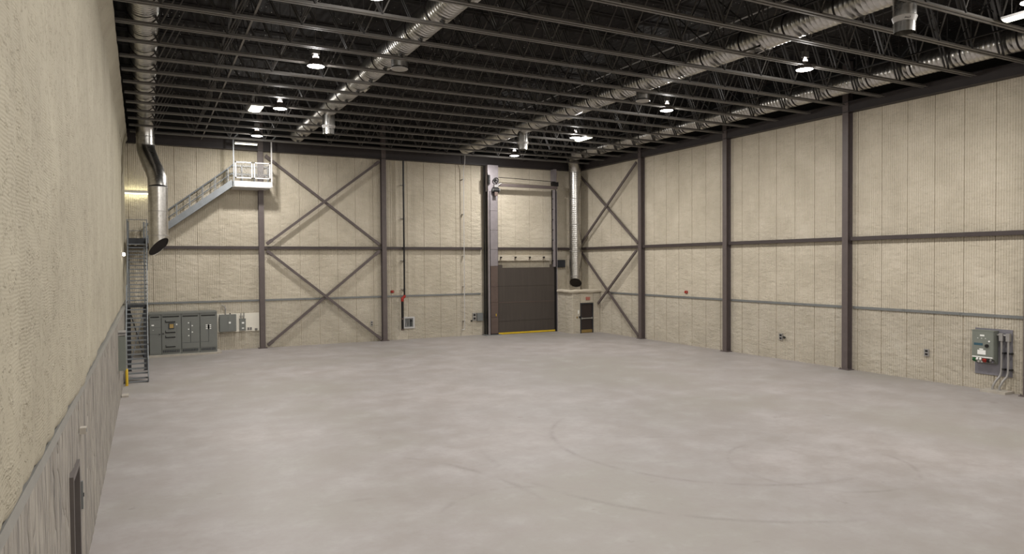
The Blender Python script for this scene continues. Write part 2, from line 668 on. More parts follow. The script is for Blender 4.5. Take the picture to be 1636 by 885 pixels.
rail('trim_2', [(-.95, COLX[0] - .15), (COLX[0] + .15, COLX[1] - .15), (COLX[1] + .15, 20.75)], YB, 'x')
rail('trim_3', [(37.0, 40.95), (29.4, 36.6), (21.76, 28.98), (14.14, 21.36), (6.5, 13.74), (-6.9, 6.1)], XR, 'y')

# ------------------------------------------------------------------ steel frame


def w_section(mb, c, dirv, depth, fl, z0, z1, t=.022):
    """upright I section; dirv: unit vector from the wall into the room (x,y)"""
    dx, dy = dirv
    px, py = -dy, dx

    def bx(a0, a1, b0, b1):
        P = [(c[0] + dx * a + px * b, c[1] + dy * a + py * b) for a, b in ((a0, b0), (a1, b0), (a1, b1), (a0, b1))]
        vs = [(x, y, z) for z in (z0, z1) for x, y in P]
        mb.add(vs, [(3, 2, 1, 0), (4, 5, 6, 7), (0, 1, 5, 4), (1, 2, 6, 5), (2, 3, 7, 6), (3, 0, 4, 7)])
    bx(-depth / 2, -depth / 2 + t, -fl / 2, fl / 2)
    bx(depth / 2 - t, depth / 2, -fl / 2, fl / 2)
    bx(-depth / 2 + t, depth / 2 - t, -t / 2, t / 2)
    return mb


def column(c, dirv, label, fl=.30, depth=.34, footing=True):
    t = thing('steel_column', label, 'column', (c[0], c[1], 0))
    w_section(MB(), (0, 0), dirv, depth, fl, .03, ZD - .02).build('shaft', 'column_steel', t)
    MB().box(-.26, .26, -.26, .26, 0, .03).build('base_plate', 'column_steel', t)
    for sx in (-.2, .2):
        for sy in (-.2, .2):
            MB().tube((sx, sy, .03), (sx, sy, .09), .02, 6).build('anchor_bolt', 'column_steel', t)
    return t


column((COLX[0], YB - .17), (0, -1), 'brown-grey steel column beneath the end of the stair platform')
column((COLX[1], YB - .17), (0, -1), 'brown-grey steel column between the back cross bracing and the black pipe')
column((XR - .17, COLY[0]), (-1, 0), 'brown-grey steel column at the edge of the right wall cross bracing')
column((XR - .17, COLY[1]), (-1, 0), 'brown-grey steel column on the right wall between red alarm and twin outlet')
column((XR - .17, COLY[2]), (-1, 0), 'brown-grey steel column on the right wall between the twin outlet and single outlet')
column((XR - .17, COLY[3]), (-1, 0), 'brown-grey steel column beside the wall control box and its conduits')


def girt(label, p, q, axis):
    mb = MB()
    (x0, y0), (x1, y1) = p, q
    zt, zb = 6.17, 6.00
    if axis == 'x':
        mb.box(x0, x1, y0 - .22, y0 - .20, zb, zt)
        mb.box(x0, x1, y0 - .20, y0 - .03, 6.075, 6.095)
        mb.box(x0, x1, y0 - .03, y0 - .004, zb, zt)
    else:
        mb.box(x0 - .22, x0 - .20, y0, y1, zb, zt)
        mb.box(x0 - .20, x0 - .03, y0, y1, 6.075, 6.095)
        mb.box(x0 - .03, x0 - .004, y0, y1, zb, zt)
    return tag(mb.build('steel_girt', 'girt_steel'), label, 'girt')


girt('horizontal steel girt behind the stair and round duct outlet', (-1.0, YB), (COLX[0] - .16, YB), 'x')
girt('horizontal steel girt crossing the middle of the back bracing', (COLX[0] + .16, YB), (COLX[1] - .16, YB), 'x')
girt('horizontal steel girt between the black pipe column and lift door', (COLX[1] + .16, YB), (20.8, YB), 'x')
girt('horizontal steel girt passing behind the lift door tracks', (21.9, YB), (XR - .3, YB), 'x')
girt('horizontal steel girt crossing the middle of the right wall bracing', (XR, COLY[0] + .16), (XR, YB - .3), 'y')
girt('horizontal steel girt above the red alarm on the right wall', (XR, COLY[1] + .16), (XR, COLY[0] - .16), 'y')
girt('horizontal steel girt above the twin outlet on the right wall', (XR, COLY[2] + .16), (XR, COLY[1] - .16), 'y')
girt('horizontal steel girt above the wall control box', (XR, COLY[3] + .16), (XR, COLY[2] - .16), 'y')
girt('horizontal steel girt on the right wall past the control box column', (XR, YF + .05), (XR, COLY[3] - .16), 'y')

# eave beams
mb = MB()
mb.box(-1.1, XR - .02, YB - .30, YB - .27, 11.9, 12.62)
mb.box(-1.1, XR - .02, YB - .42, YB - .02, 11.88, 11.90)
mb.box(-1.1, XR - .02, YB - .42, YB - .02, 12.62, 12.65)
tag(mb.build('eave_beam', 'beam_steel'), 'dark steel eave beam along the top of the back wall', 'beam')
mb = MB()
mb.box(XR - .30, XR - .27, YF + .05, YB - .45, 11.92, 12.36)
mb.box(XR - .40, XR - .02, YF + .05, YB - .45, 11.90, 11.92)
mb.box(XR - .40, XR - .02, YF + .05, YB - .45, 12.36, 12.38)
tag(mb.build('eave_beam', 'beam_steel'), 'dark steel eave beam along the top of the right wall', 'beam')

# diagonal bracing


def brace(label, p, q, up):
    t = thing('diagonal_brace', label, 'brace', ((p[0] + q[0]) / 2, (p[1] + q[1]) / 2, min(p[2], q[2])))
    o = Vector(t.location)
    p, q = Vector(p) - o, Vector(q) - o
    d = (q - p).normalized()
    MB().bar(p + d * .03, q - d * .03, .15, .10, up).build('bar', 'column_steel', t)
    for e, s_ in ((p, 1), (q, -1)):
        MB().bar(e + d * .0 * s_, e + d * .42 * s_, .21, .012, up).build('gusset_plate', 'column_steel', t)
    return t


yb = YB - .22
brace('upper back brace falling from the stair platform towards the lift door', (6.38, yb, 11.65), (13.43, yb, 6.30), (0, -1, 0))
brace('upper back brace rising from the stair column towards the eave', (6.38, yb - .12, 6.30), (13.43, yb - .12, 11.70), (0, -1, 0))
brace('lower back brace falling from the girt to the foot of the pipe column', (6.38, yb - .12, 5.90), (13.43, yb - .12, .15), (0, -1, 0))
brace('lower back brace rising from the floor by the white panel board', (6.38, yb, .15), (13.43, yb, 5.90), (0, -1, 0))
xb = XR - .22
brace('upper right wall brace falling from the corner duct to the girt', (xb, 44.0, 11.5), (xb, 37.09, 6.30), (-1, 0, 0))
brace('upper right wall brace rising from the corner to the column top', (xb - .12, 44.0, 6.30), (xb - .12, 37.09, 11.65), (-1, 0, 0))
brace('lower right wall brace falling from the corner to the column foot', (xb, 44.0, 5.90), (xb, 37.09, .15), (-1, 0, 0))
brace('lower right wall brace ending behind the vestibule door wall', (xb - .12, 41.62, 2.08), (xb - .12, 37.09, 5.85), (-1, 0, 0))

# ------------------------------------------------------------------ roof joists
ZB = 12.20
JY = [36.80 + 1.905 * kk for kk in range(3, -16, -1)]


def make_joist():
    t = thing('roof_joist', 'dark open-web steel roof joist spanning wall to wall', 'joist', (0, 0, ZB), 0, 'open-web joists carrying the roof deck')
    H = ZD - ZB - .02
    b = MB()
    for s_ in (-1, 1):
        b.box(-.75, 28.55, s_ * .035 - .0 if s_ > 0 else -.115, .115 if s_ > 0 else -.035, 0, .014)
        b.box(-.75, 28.55, .035 if s_ > 0 else -.049, .049 if s_ > 0 else -.035, .014, .095)
    b.build('bottom_chord', 'joist_steel', t)
    b = MB()
    for s_ in (-1, 1):
        b.box(-1.1, XR - .05, .03 if s_ > 0 else -.12, .12 if s_ > 0 else -.03, H - .016, H)
        b.box(-1.1, XR - .05, .03 if s_ > 0 else -.044, .044 if s_ > 0 else -.03, H - .10, H - .016)
    b.build('top_chord', 'web_steel', t)
    P = 1.885
    dm = MB()
    for s_ in (-1, 1):
        dm.bar((-P / 2, s_ * .062, H - .05), (0, s_ * .062, .05), .05, .05, (0, 1, 0))
    dm = dm.mesh('web_diagonal', ['web_steel'])
    em = MB().bar((0, 0, .05), (P / 2, 0, H - .05), .035, .035, (0, 1, 0)).mesh('web_diagonal', ['joist_steel'])
    vm = MB().bar((0, 0, .05), (0, 0, H - .05), .022, .022, (0, 1, 0)).mesh('web_post', ['web_steel'])
    for kk in range(-7, 8):
        x = 13.63 + P * kk
        for nm, me in (('web_diagonal', dm), ('web_strut', em), ('web_post', vm)):
            o = link(nm, me, t)
            o.location = (x, 0, 0)
    return t


ORD = ['first', 'second', 'third', 'fourth', 'fifth', 'sixth', 'seventh', 'eighth', 'ninth', 'tenth', 'eleventh', 'twelfth', 'thirteenth',
       'fourteenth', 'fifteenth', 'sixteenth', 'seventeenth', 'eighteenth', 'nineteenth', 'twentieth']
j0 = make_joist()
for i, y in enumerate(JY):
    o = j0 if i == 0 else copy_tree(j0)
    o.location = (0, y, ZB)
    o['label'] = 'dark open-web steel roof joist, ' + ORD[i] + ' counted from the lift door wall'

# bridging rows between the joists
BX = [2.85, 9.7, 16.6, 24.0]
BL = ['bridging row of the roof joists beside the duct along the left wall', 'bridging row of the roof joists beside the stair-side duct',
      'bridging row of the roof joists beside the long white conduit', 'bridging row of the roof joists nearest the right wall duct']
xm = {}
for bx_, lb in zip(BX, BL):
    t = thing('joist_bridging', lb, 'bridging', (bx_, 0, ZB + .105))
    y0, y1 = JY[-1] - .8, YB - .45
    MB().box(-.03, .03, y0, y1, 0, .012).box(-.006, .006, y0, y1, .012, .05).build('bottom_bar', 'joist_steel' if bx_ < 5 else 'dark_wall', t)
    MB().box(-.04, .04, y0, y1, 1.80, 1.815).build('top_bar', 'web_steel', t)
    for ya, yb_ in zip(JY, JY[1:]):
        if 'a' not in xm:
            xm['a'] = MB().bar((0, -.06, 1.75), (0, -1.845, .08), .04, .012, (1, 0, 0)).mesh('cross_brace', ['dark_wall'])
            xm['b'] = MB().bar((.02, -.06, .08), (.02, -1.845, 1.75), .04, .012, (1, 0, 0)).mesh('cross_brace', ['dark_wall'])
        for q in 'ab':
            o = link('cross_brace', xm[q], t)
            o.location = (0, ya, 0)

# ------------------------------------------------------------------ round ducts
DZ, DR = 12.80, .44
SEC = 1.905


def spiral_section(L):
    mb = MB()
    n = 40
    pr = []
    st = .16
    kx = int(L / st)
    y = 0
    for i in range(kx):
        y = i * L / kx
        pr += [(y + .0, DR), (y + L / kx * .86, DR), (y + L / kx * .92, DR + .007)]
    pr += [(L, DR)]
    vs = []
    for yy, r_ in pr:
        for j in range(n):
            a = 2 * PI * j / n
            vs.append((r_ * math.cos(a), yy, r_ * math.sin(a)))
    fs = []
    for i in range(len(pr) - 1):
        for j in range(n):
            fs.append((i * n + j, i * n + (j + 1) % n, (i + 1) * n + (j + 1) % n, (i + 1) * n + j))
    mb.add(vs, fs)
    return mb.mesh('duct_section', ['galvanised'], True)


sec_me = spiral_section(SEC)
mb = MB()
n = 40
vs = []
for yy, r_ in ((-.03, DR + .001), (-.03, DR + .022), (.03, DR + .022), (.03, DR + .001)):
    for j in range(n):
        a = 2 * PI * j / n
        vs.append((r_ * math.cos(a), yy, r_ * math.sin(a)))
mb.add(vs, [(i * n + j, i * n + (j + 1) % n, (i + 1) * n + (j + 1) % n, (i + 1) * n + j) for i in range(3) for j in range(n)])
ring_me = mb.mesh('coupling', ['duct_inside'], True)


def duct_run(label, x, y1, count):
    t = thing('round_duct', label, 'duct', (x, y1, DZ))
    for i in range(count):
        o = link('duct_section', sec_me, t)
        o.location = (0, -(i + 1) * SEC, 0)
        o = link('coupling', ring_me, t)
        o.location = (0, -(i + 1) * SEC, 0)
    return t


def bent(pts, r=DR, n=36, steps=6):
    """round pipe along a polyline with mitred gores"""
    return MB().path(pts, r, n, 0, False)


def register(t, ang, y, L=.85, H=.30):
    """flat supply register saddle on a duct; ang from straight down, towards +x"""
    a = R(ang)
    nx, nz = math.sin(a), -math.cos(a)
    tx, tz = math.cos(a), math.sin(a)
    r0, r1 = DR * .90, DR + .06

    def P(u, yy, r_):
        return (nx * r_ + tx * u, yy, nz * r_ + tz * u)
    fr = MB()
    for u0, u1, ya, yb_ in ((-H / 2, -H / 2 + .04, 0, L), (H / 2 - .04, H / 2, 0, L), (-H / 2, H / 2, 0, .05), (-H / 2, H / 2, L - .05, L)):
        vs = [P(u, y + yy, r_) for r_ in (r0, r1) for u, yy in ((u0, ya), (u1, ya), (u1, yb_), (u0, yb_))]
        fr.add(vs, [(0, 1, 2, 3), (7, 6, 5, 4), (0, 4, 5, 1), (1, 5, 6, 2), (2, 6, 7, 3), (3, 7, 4, 0)])
    g = fr.build('register', 'galvanised', t)
    lv = MB()
    for i in range(3):
        u = -H / 2 + .08 + i * (H - .16) / 2
        lv.bar(P(u, y + .05, r1 - .03), P(u, y + L - .05, r1 - .03), .012, .04, (nx + tx, 0, nz + tz))
    lv.build('louvre', 'conduit', g)
    bk = MB()
    bk.add([P(-H / 2, y, DR + .008), P(H / 2, y, DR + .008), P(H / 2, y + L, DR + .008), P(-H / 2, y + L, DR + .008)], [(0, 1, 2, 3)])
    bk.build('backing', 'duct_inside', g)


# duct along the left wall, dropping in front of the stair
d1 = duct_run('round galvanised duct along the left wall dropping beside the stair', -.02, 41.0, 20)
bent([(0, 0, 0), (0, .25, -.02), (0, .55, -.18), (0, .72, -.45), (0, .78, -.75), (0, .78, -1.35)]).build('elbow', 'galvanised', d1, True)
bent([(0, .78, -1.35), (.02, .72, -1.62), (.10, .35, -1.95), (.26, -.6, -2.55), (.42, -1.5, -3.05), (.50, -1.95, -3.4), (.51, -2.05, -3.85)]).build('offset_elbow', 'galvanised', d1, True)
for i, (za, zb_) in enumerate(((-3.85, -5.05), (-5.05, -6.25))):
    mb = MB().path([(.51, -2.05, za), (.51, -2.05, zb_)], DR, 36, 0, False)
    mb.build('drop_section', 'galvanised', d1, True)
for z in (-3.85, -5.05, -6.25, -.95, -1.35):
    yy = .78 if z > -2 else -2.05
    xx = 0 if z > -2 else .51
    MB().lathe([(DR + .001, -.02), (DR + .016, -.02), (DR + .016, .02), (DR + .001, .02)], (xx, yy, z), 36).build('coupling', 'conduit', d1, True)


def bevel_end(t, c, z0, tilt, parent_name='outlet'):
    """round end cut on a slant; tilt(x,y)->z drop of the cut plane"""
    n = 36
    vs, fs = [], []
    for j in range(n):
        a = 2 * PI * j / n
        x, y = DR * math.cos(a), DR * math.sin(a)
        vs.append((c[0] + x, c[1] + y, z0))
    for j in range(n):
        a = 2 * PI * j / n
        x, y = DR * math.cos(a), DR * math.sin(a)
        vs.append((c[0] + x, c[1] + y, z0 - tilt(x, y)))
    fs = [(j, (j + 1) % n, n + (j + 1) % n, n + j) for j in range(n)]
    o = MB().add(vs, fs).build(parent_name, 'galvanised', t, True)
    vs2 = [(c[0] + (v[0] - c[0]) * .96, c[1] + (v[1] - c[1]) * .96, v[2] + .03) for v in vs[n:]]
    MB().add(vs2, [tuple(range(n))]).build('opening_shade', 'duct_inside', o)  # dark sheet stands in for the shade inside the open duct end


bevel_end(d1, (.51, -2.05), -6.25, lambda x, y: .56 - .74 * x + .66 * y)

d2 = duct_run('round galvanised duct above the stair-side row of lamps', 8.0, 42.9, 20)
MB().add([(DR * math.cos(2 * PI * j / 36), .0, DR * math.sin(2 * PI * j / 36)) for j in range(36)], [tuple(range(36))]).build('end_cap', 'galvanised', d2)
register(d2, -28, 17.0 - 42.9)
register(d2, 60, 17.6 - 42.9)
register(d2, 55, 28.6 - 42.9)
d3 = duct_run('round galvanised duct beside the long white ceiling conduit', 18.9, 42.9, 20)
MB().add([(DR * math.cos(2 * PI * j / 36), .0, DR * math.sin(2 * PI * j / 36)) for j in range(36)], [tuple(range(36))]).build('end_cap', 'galvanised', d3)
register(d3, -20, 17.3 - 42.9)
register(d3, 58, 17.3 - 42.9)
register(d3, 40, 29.5 - 42.9)
d4 = duct_run('round galvanised duct along the right wall dropping into the corner', 27.15, 42.0, 20)
bent([(0, 0, 0), (.05, .4, -.02), (.25, .85, -.12), (.5, 1.2, -.38), (.72, 1.4, -.75), (.78, 1.42, -1.15)]).build('elbow', 'galvanised', d4, True)
for i, (za, zb_) in enumerate(((-1.15, -3.1), (-3.1, -5.0), (-5.0, -6.9), (-6.9, -8.75))):
    MB().path([(.78, 1.42, za - q * (za - zb_) / 40) for q in range(41)], [DR + (.009 if q % 3 == 2 else 0) for q in range(41)], 36, 0, False).build('drop_section', 'galvanised', d4, True)
for z in (-1.15, -3.1, -5.0, -6.9, -8.75):
    MB().lathe([(DR + .001, -.02), (DR + .016, -.02), (DR + .016, .02), (DR + .001, .02)], (.78, 1.42, z), 36).build('coupling', 'conduit', d4, True)
bevel_end(d4, (.78, 1.42), -8.75, lambda x, y: .50 + .50 * x + .62 * y)


# hanging air terminals under the ducts
def terminal(x, y, disc, label):
    t = thing('air_diffuser', label, 'diffuser', (x, y, 11.95 if disc else 11.46), 0, 'drum diffusers under the ceiling ducts')
    if disc:
        MB().lathe([(.29, .08), (.29, .44), (.27, .44)], (0, 0, 0), 28).build('drum', 'galvanised', t, True)
        MB().lathe([(0, 0), (.29, 0), (.305, .02), (.29, .05), (0, .05)], (0, 0, 0), 28).build('face_disc', 'conduit', t, True)
        for a in (.5, 2.6, 4.7):
            MB().tube((.29 * math.cos(a), .29 * math.sin(a), .03), (.29 * math.cos(a), .29 * math.sin(a), .2), .012, 6).build('strap', 'conduit', t)
    else:
        MB().lathe([(.27, 0), (.275, .28), (.26, .28), (.26, .01)], (0, 0, 0), 28).build('nozzle', 'galvanised', t, True)
        b = MB().lathe([(.278, .28), (.325, .42), (.315, .44), (.30, .44)], (0, 0, 0), 28).build('band', 'white_steel', t, True)
        MB().lathe([(.30, .44), (.305, .52), (.30, .93)], (0, 0, 0), 28).build('drum', 'galvanised', t, True)
        cu = bpy.data.curves.new('band_lettering', 'FONT')
        cu.body = 'AD'
        cu.size = .11
        cu.align_x = 'CENTER'
        cu.extrude = .002
        cu.materials.append(M('black_trim'))
        to = bpy.data.objects.new('tmp', cu)
        C.objects.link(to)
        dg = bpy.context.evaluated_depsgraph_get()
        me = bpy.data.meshes.new_from_object(to.evaluated_get(dg))
        bpy.data.objects.remove(to)
        me.materials.clear()
        me.materials.append(M('black_trim'))
        L_ = link('lettering', me, b)
        a = math.atan2(-y, -x) + .25
        L_.location = (.312 * math.cos(a), .312 * math.sin(a), .31)
        L_.rotation_euler = (R(72), 0, a + PI / 2)
    return t


terminal(8.0, 23.85, True, 'grey drum diffuser with a flat face disc under the stair-side duct')
terminal(18.9, 24.0, True, 'grey drum diffuser with a flat face disc under the conduit-side duct')
terminal(8.0, 34.75, False, 'banded nozzle diffuser under the stair-side duct')
terminal(18.9, 34.8, False, 'banded nozzle diffuser under the conduit-side duct near the lift door')
terminal(18.9, 12.35, False, 'banded nozzle diffuser under the conduit-side duct away from the lift door')


# ------------------------------------------------------------------ lamps
def high_bay_mesh():
    t = thing('high_bay_lamp', 'round high-bay lamp hanging between the roof joists', 'lamp', (0, 0, 12.1), 0, 'high-bay lamps under the roof')
    MB().lathe([(.30, 0), (.305, .02), (.24, .14), (.16, .24), (.10, .30), (.095, .28), (.15, .22), (.23, .12), (.29, .0)], (0, 0, 0), 28).build('reflector', 'lamp_glass', t, True)
    MB().lathe([(0, -.02), (.2, -.012), (.295, .004)], (0, 0, 0), 28).build('lens', 'lamp_lens', t, True)
    MB().lathe([(.11, .30), (.11, .36), (.07, .38), (.07, .44), (0, .44)], (0, 0, 0), 20).build('socket', 'lamp_socket_glow', t, True)
    MB().box(-.13, .13, -.09, .09, .44, .66).build('ballast_housing', 'aluminium', t)
    MB().path([(0, 0, .66), (0, 0, .78), (.04, 0, .82), (0, 0, .86), (0, 0, ZD - 12.1 - .02)], .012, 8).build('hanger_rod', 'joist_steel', t)
    return t


hb = high_bay_mesh()
spots_ = [(5.4, y) for y in (40.4, 32.9, 25.3, 18.0, 10.4, 2.8, -4.0)] + [(21.5, y) for y in (40.75, 33.4, 25.55, 17.87, 10.4, 2.8, -4.0)]  # last lamps of each row are unseen, added to light the room evenly
lights_todo = []
for i, (x, y) in enumerate(spots_):
    o = hb if i == 0 else copy_tree(hb)
    o.location = (x, y, 12.1)
    o['label'] = 'round high-bay lamp, ' + ORD[i % 7] + ' from the back wall in the ' + ('stair-side row' if i < 7 else 'lift-door-side row')
    lights_todo.append(o)
for o in lights_todo:
    lamp_light('lamp_beam', 'AREA', (0, 0, -.04), HIGH_BAY_W, HIGH_BAY_COL, o, .56)
    lamp_light('lamp_side_glow', 'POINT', (0, 0, -.22), HIGH_BAY_SIDE_W, HIGH_BAY_COL, o, .12)


def tube_fixture(name, label, loc, L, W_, axis, energy, hang=None, group=None):
    t = thing(name, label, 'lamp', loc, 0 if axis == 'x' else PI / 2, group)
    MB().box(-L / 2, L / 2, -W_ / 2, W_ / 2, .02, .09).build('housing', 'white_steel', t)
    n = 10
    vs, fs = [], []
    for sx in (-L / 2 + .02, L / 2 - .02):
        for j in range(n + 1):
            a = PI * j / n
            vs.append((sx, -W_ / 2 * .94 * math.cos(a), .02 - .055 * math.sin(a)))
    fs = [(j, j + 1, n + 2 + j, n + 1 + j) for j in range(n)] + [tuple(range(n + 1)), tuple(range(n + 1, 2 * n + 2))[::-1]]
    MB().add(vs, fs).build('lens', 'tube_lens', t, True)
    if hang:
        for s_ in (-L * .35, L * .35):
            MB().tube((s_, 0, .09), (s_, 0, hang), .008, 6).build('hanger_wire', 'joist_steel', t)
    lamp_light('tube_beam', 'AREA', (0, 0, -.06), energy, TUBE_COL, t, L, W_)
    return t


tube_fixture('linear_lamp', 'glowing linear lamp hung beside the row of lamps on the stair side', (4.43, 33.4, 12.1), 1.2, .55, 'y', TUBE_W, 2.15)
tube_fixture('linear_lamp', 'glowing linear lamp hung among the lamps near the lift door', (22.2, 33.6, 12.1), 1.25, .42, 'y', TUBE_W, 2.15)
tube_fixture('linear_lamp', 'glowing linear lamp hung near the right wall duct far from the lift door', (22.5, 11.0, 12.1), 1.25, .42, 'y', TUBE_W, 2.15)
tube_fixture('linear_lamp', 'glowing linear lamp above the stair platform gate', (5.16, 43.15, 12.06), 1.24, .20, 'x', TUBE_W * .22, .52)
# fixture on the back wall beside the duct drop
t = thing('wall_lamp', 'linear lamp on the back wall behind the duct drop', 'lamp', (-.5, YB, 9.15))
MB().box(-.62, .62, -.08, 0, -.03, .09).build('housing', 'white_steel', t)
MB().box(-.60, .60, -.10, -.02, -.075, -.03).build('lens', 'tube_lens', t)
lamp_light('wall_lamp_beam', 'AREA', (0, -.14, -.09), 9, TUBE_COL, t, 1.2, .1)
lamp_light('wall_lamp_uplight', 'AREA', (0, -.14, .11), 9, TUBE_COL, t, 1.2, .1, (PI, 0, 0))
t = thing('wall_lamp', 'small bright lamp on the left wall beside the stair', 'lamp', (-1.08, 37.6, 5.6))
MB().box(-.03, .03, -.08, .08, -.12, .12).build('back_box', 'conduit', t)
MB().lathe([(0, -.09), (.05, -.07), (.06, 0), (.05, .07), (0, .09)], (.08, 0, 0), 14).build('globe', 'small_lamp', t, True)
MB().tube((0, 0, .1), (.08, 0, .09), .012, 6).build('arm', 'conduit', t)
lamp_light('wall_lamp_beam', 'POINT', (.2, 0, 0), 12, HIGH_BAY_COL, t, .06)

# white conduit near the deck and down the back wall
t = thing('white_conduit', 'long thin white conduit under the deck and down the back wall', 'conduit', (19.4, YB - .27, .45))
MB().path([(0, -.26, 13.5), (0, -36, 13.5)], .03, 8).build('ceiling_run', 'white_steel', t)
MB().path([(0, -.26, 13.5), (0, -.26, 11.7), (0, -.22, 11.45), (0, -.04, 11.2), (0, 0, 11.0), (0, 0, .08), (-.06, 0, .0), (-.22, 0, 0)], .03, 8).build('wall_drop', 'white_steel', t)
for z in (.6, 3.0, 5.1, 8.0, 10.4):
    MB().box(-.06, .06, .03, .265, z - .02, z + .02).build('clip', 'conduit', t)


# ------------------------------------------------------------------ stair along the left wall
SX0, SX1 = -.92, -.06


def flight(t, y0, z0, y1, z1, n, tread=True, x0=SX0, x1=SX1):
    tm = MB().box(x0 + .02, x1 - .02, -.11, .11, -.035, 0).box(x0 + .02, x1 - .02, -.115, -.105, -.05, .004).mesh('tread', ['stair_steel'])
    for i in range(1, n):
        o = link('tread', tm, t)
        o.location = (0, y0 + (y1 - y0) * i / n, z0 + (z1 - z0) * i / n)
    for x in (x0, x1):
        MB().bar((x, y0 - .05, z0 + .08), (x, y1, z1 + .02), .05, .22, (0, 0, 1)).build('stringer', 'stair_steel', t)


t = thing('access_stair', 'steep grey steel stair with two landings climbing beside the left wall', 'stair', (0, 0, 0))
flight(t, 34.25, 0, 37.55, 3.2, 17)
# foot loop at the floor
MB().path([(SX0, 34.2, .04), (SX1, 34.2, .04)], .03, 8).build('foot_bar', 'stair_steel', t)
for x in (SX0, SX1):
    MB().path([(x, 34.15, .0), (x, 34.05, .25), (x, 34.35, .98), (x, 37.5, 4.12), (x, 38.5, 4.12), (x, 41.9, 7.32)], .022, 8).build('handrail', 'stair_steel', t)
    for ya, za in ((34.9, .62), (35.9, 1.6), (36.9, 2.57), (38.5, 3.2), (39.4, 4.0), (40.4, 4.94), (41.4, 5.9)):
        MB().tube((x, ya, za), (x, ya, za + .98), .016, 6).build('baluster', 'stair_steel', t)
MB().box(SX0 - .02, SX1 + .02, 37.5, 38.65, 3.08, 3.2).build('landing', 'stair_dark', t)
flight(t, 38.55, 3.2, 42.1, 6.4, 17)
for x in (SX0 + .06, SX1 - .10):
    MB().bar((x, 38.1, 0), (x, 38.1, 3.08), .16, .12).build('leg', 'stair_dark', t)
    MB().box(x - .1, x + .1, 38.0, 38.2, 0, .02).build('foot_plate', 'stair_dark', t)
MB().bar((SX0 + .1, 38.1, .35), (SX1 - .12, 38.1, 2.95), .05, .03, (0, 1, 0)).build('cross_brace', 'stair_steel', t)
MB().bar((SX0 + .1, 38.14, 2.95), (SX1 - .12, 38.14, .35), .05, .03, (0, 1, 0)).build('cross_brace', 'stair_dark', t)
# upper landing
MB().box(SX0 - .06, SX1 + .06, 42.05, 42.12, 6.18, 6.52).box(SX0 - .06, SX1 + .06, 42.12, 44.3, 6.30, 6.40).box(SX0 - .06, SX1 + .06, 42.05, 42.12, 5.98, 6.06).build('upper_landing', 'stair_dark', t)
for x in (SX0 - .03, SX1 + .03):
    MB().bar((x, 42.1, 5.9), (x, 42.1, 7.52), .05, .05).build('post', 'stair_steel', t)
for x in (SX0 - .03, SX1 + .03):
    MB().bar((x if x < -.5 else x - .14, 44.2, 0), (x if x < -.5 else x - .14, 44.2, 7.5), .08, .08).build('leg', 'stair_steel', t)
    MB().bar((x, 43.0, 6.2), (x, 44.2, 4.8), .05, .05).build('knee_brace', 'stair_steel', t)
MB().tube((SX0 - .03, 42.1, 7.50), (SX1 + .03, 42.1, 7.50), .02, 8).tube((SX0 - .03, 42.1, 7.50), (SX0 - .03, 44.2, 7.50), .02, 8).build('top_rail', 'stair_steel', t)
MB().tube((SX0 - .03, 42.1, 6.98), (SX0 - .03, 44.2, 6.98), .016, 8).tube((SX0, 44.2, 7.0), (SX1, 44.2, 7.0), .016, 8).build('mid_rail', 'stair_steel', t)

# flight along the back wall up to the platform
t = thing('upper_stair', 'grey sloped stair flight along the back wall up to the platform', 'stair', (-.1, 43.3, 6.4))
FX0, FZ0, FX1, FZ1 = .1, 0.0, 4.55, 3.5
for yy in (0, .95):
    MB().bar((FX0 - .1, yy, FZ0 + .02), (FX1, yy, FZ1 - .06), .05, .34, (0, 0, 1)).build('stringer', 'stair_steel', t)
tm = MB().box(-.13, .13, .03, .92, -.035, 0).mesh('tread', ['stair_steel'])
for i in range(1, 19):
    o = link('tread', tm, t)
    o.location = (FX0 + (FX1 - FX0) * i / 19, 0, FZ0 + (FZ1 - FZ0) * i / 19)
for yy in (0, .95):
    MB().path([(FX0, yy, FZ0 + .95), (FX1, yy, FZ1 + .95)], .024, 8).build('handrail', 'stair_steel', t)
    MB().path([(FX0, yy, FZ0 + .52), (FX1, yy, FZ1 + .52)], .016, 8).build('mid_rail', 'stair_steel', t)
    for i in range(7):
        f = (i + .2) / 6.6
        MB().bar((FX0 + (FX1 - FX0) * f, yy, FZ0 + (FZ1 - FZ0) * f + .1), (FX0 + (FX1 - FX0) * f, yy, FZ0 + (FZ1 - FZ0) * f + .95), .035, .035).build('baluster', 'stair_steel', t)

# platform with double gate
PX0, PX1, PY0, PY1, PZ = 4.45, 6.52, 43.2, 44.42, 9.9
t = thing('stair_platform', 'grey steel platform with white mesh double gate high on the back wall', 'platform', ((PX0 + PX1) / 2, 43.8, 9.56))
ox, oy, oz = t.location
p_ = lambda x, y, z: (x - ox, y - oy, z - oz)


def pbox(x0, x1, y0, y1, z0, z1):
    a, b = p_(x0, y0, z0), p_(x1, y1, z1)
    return MB().box(a[0], b[0], a[1], b[1], a[2], b[2])


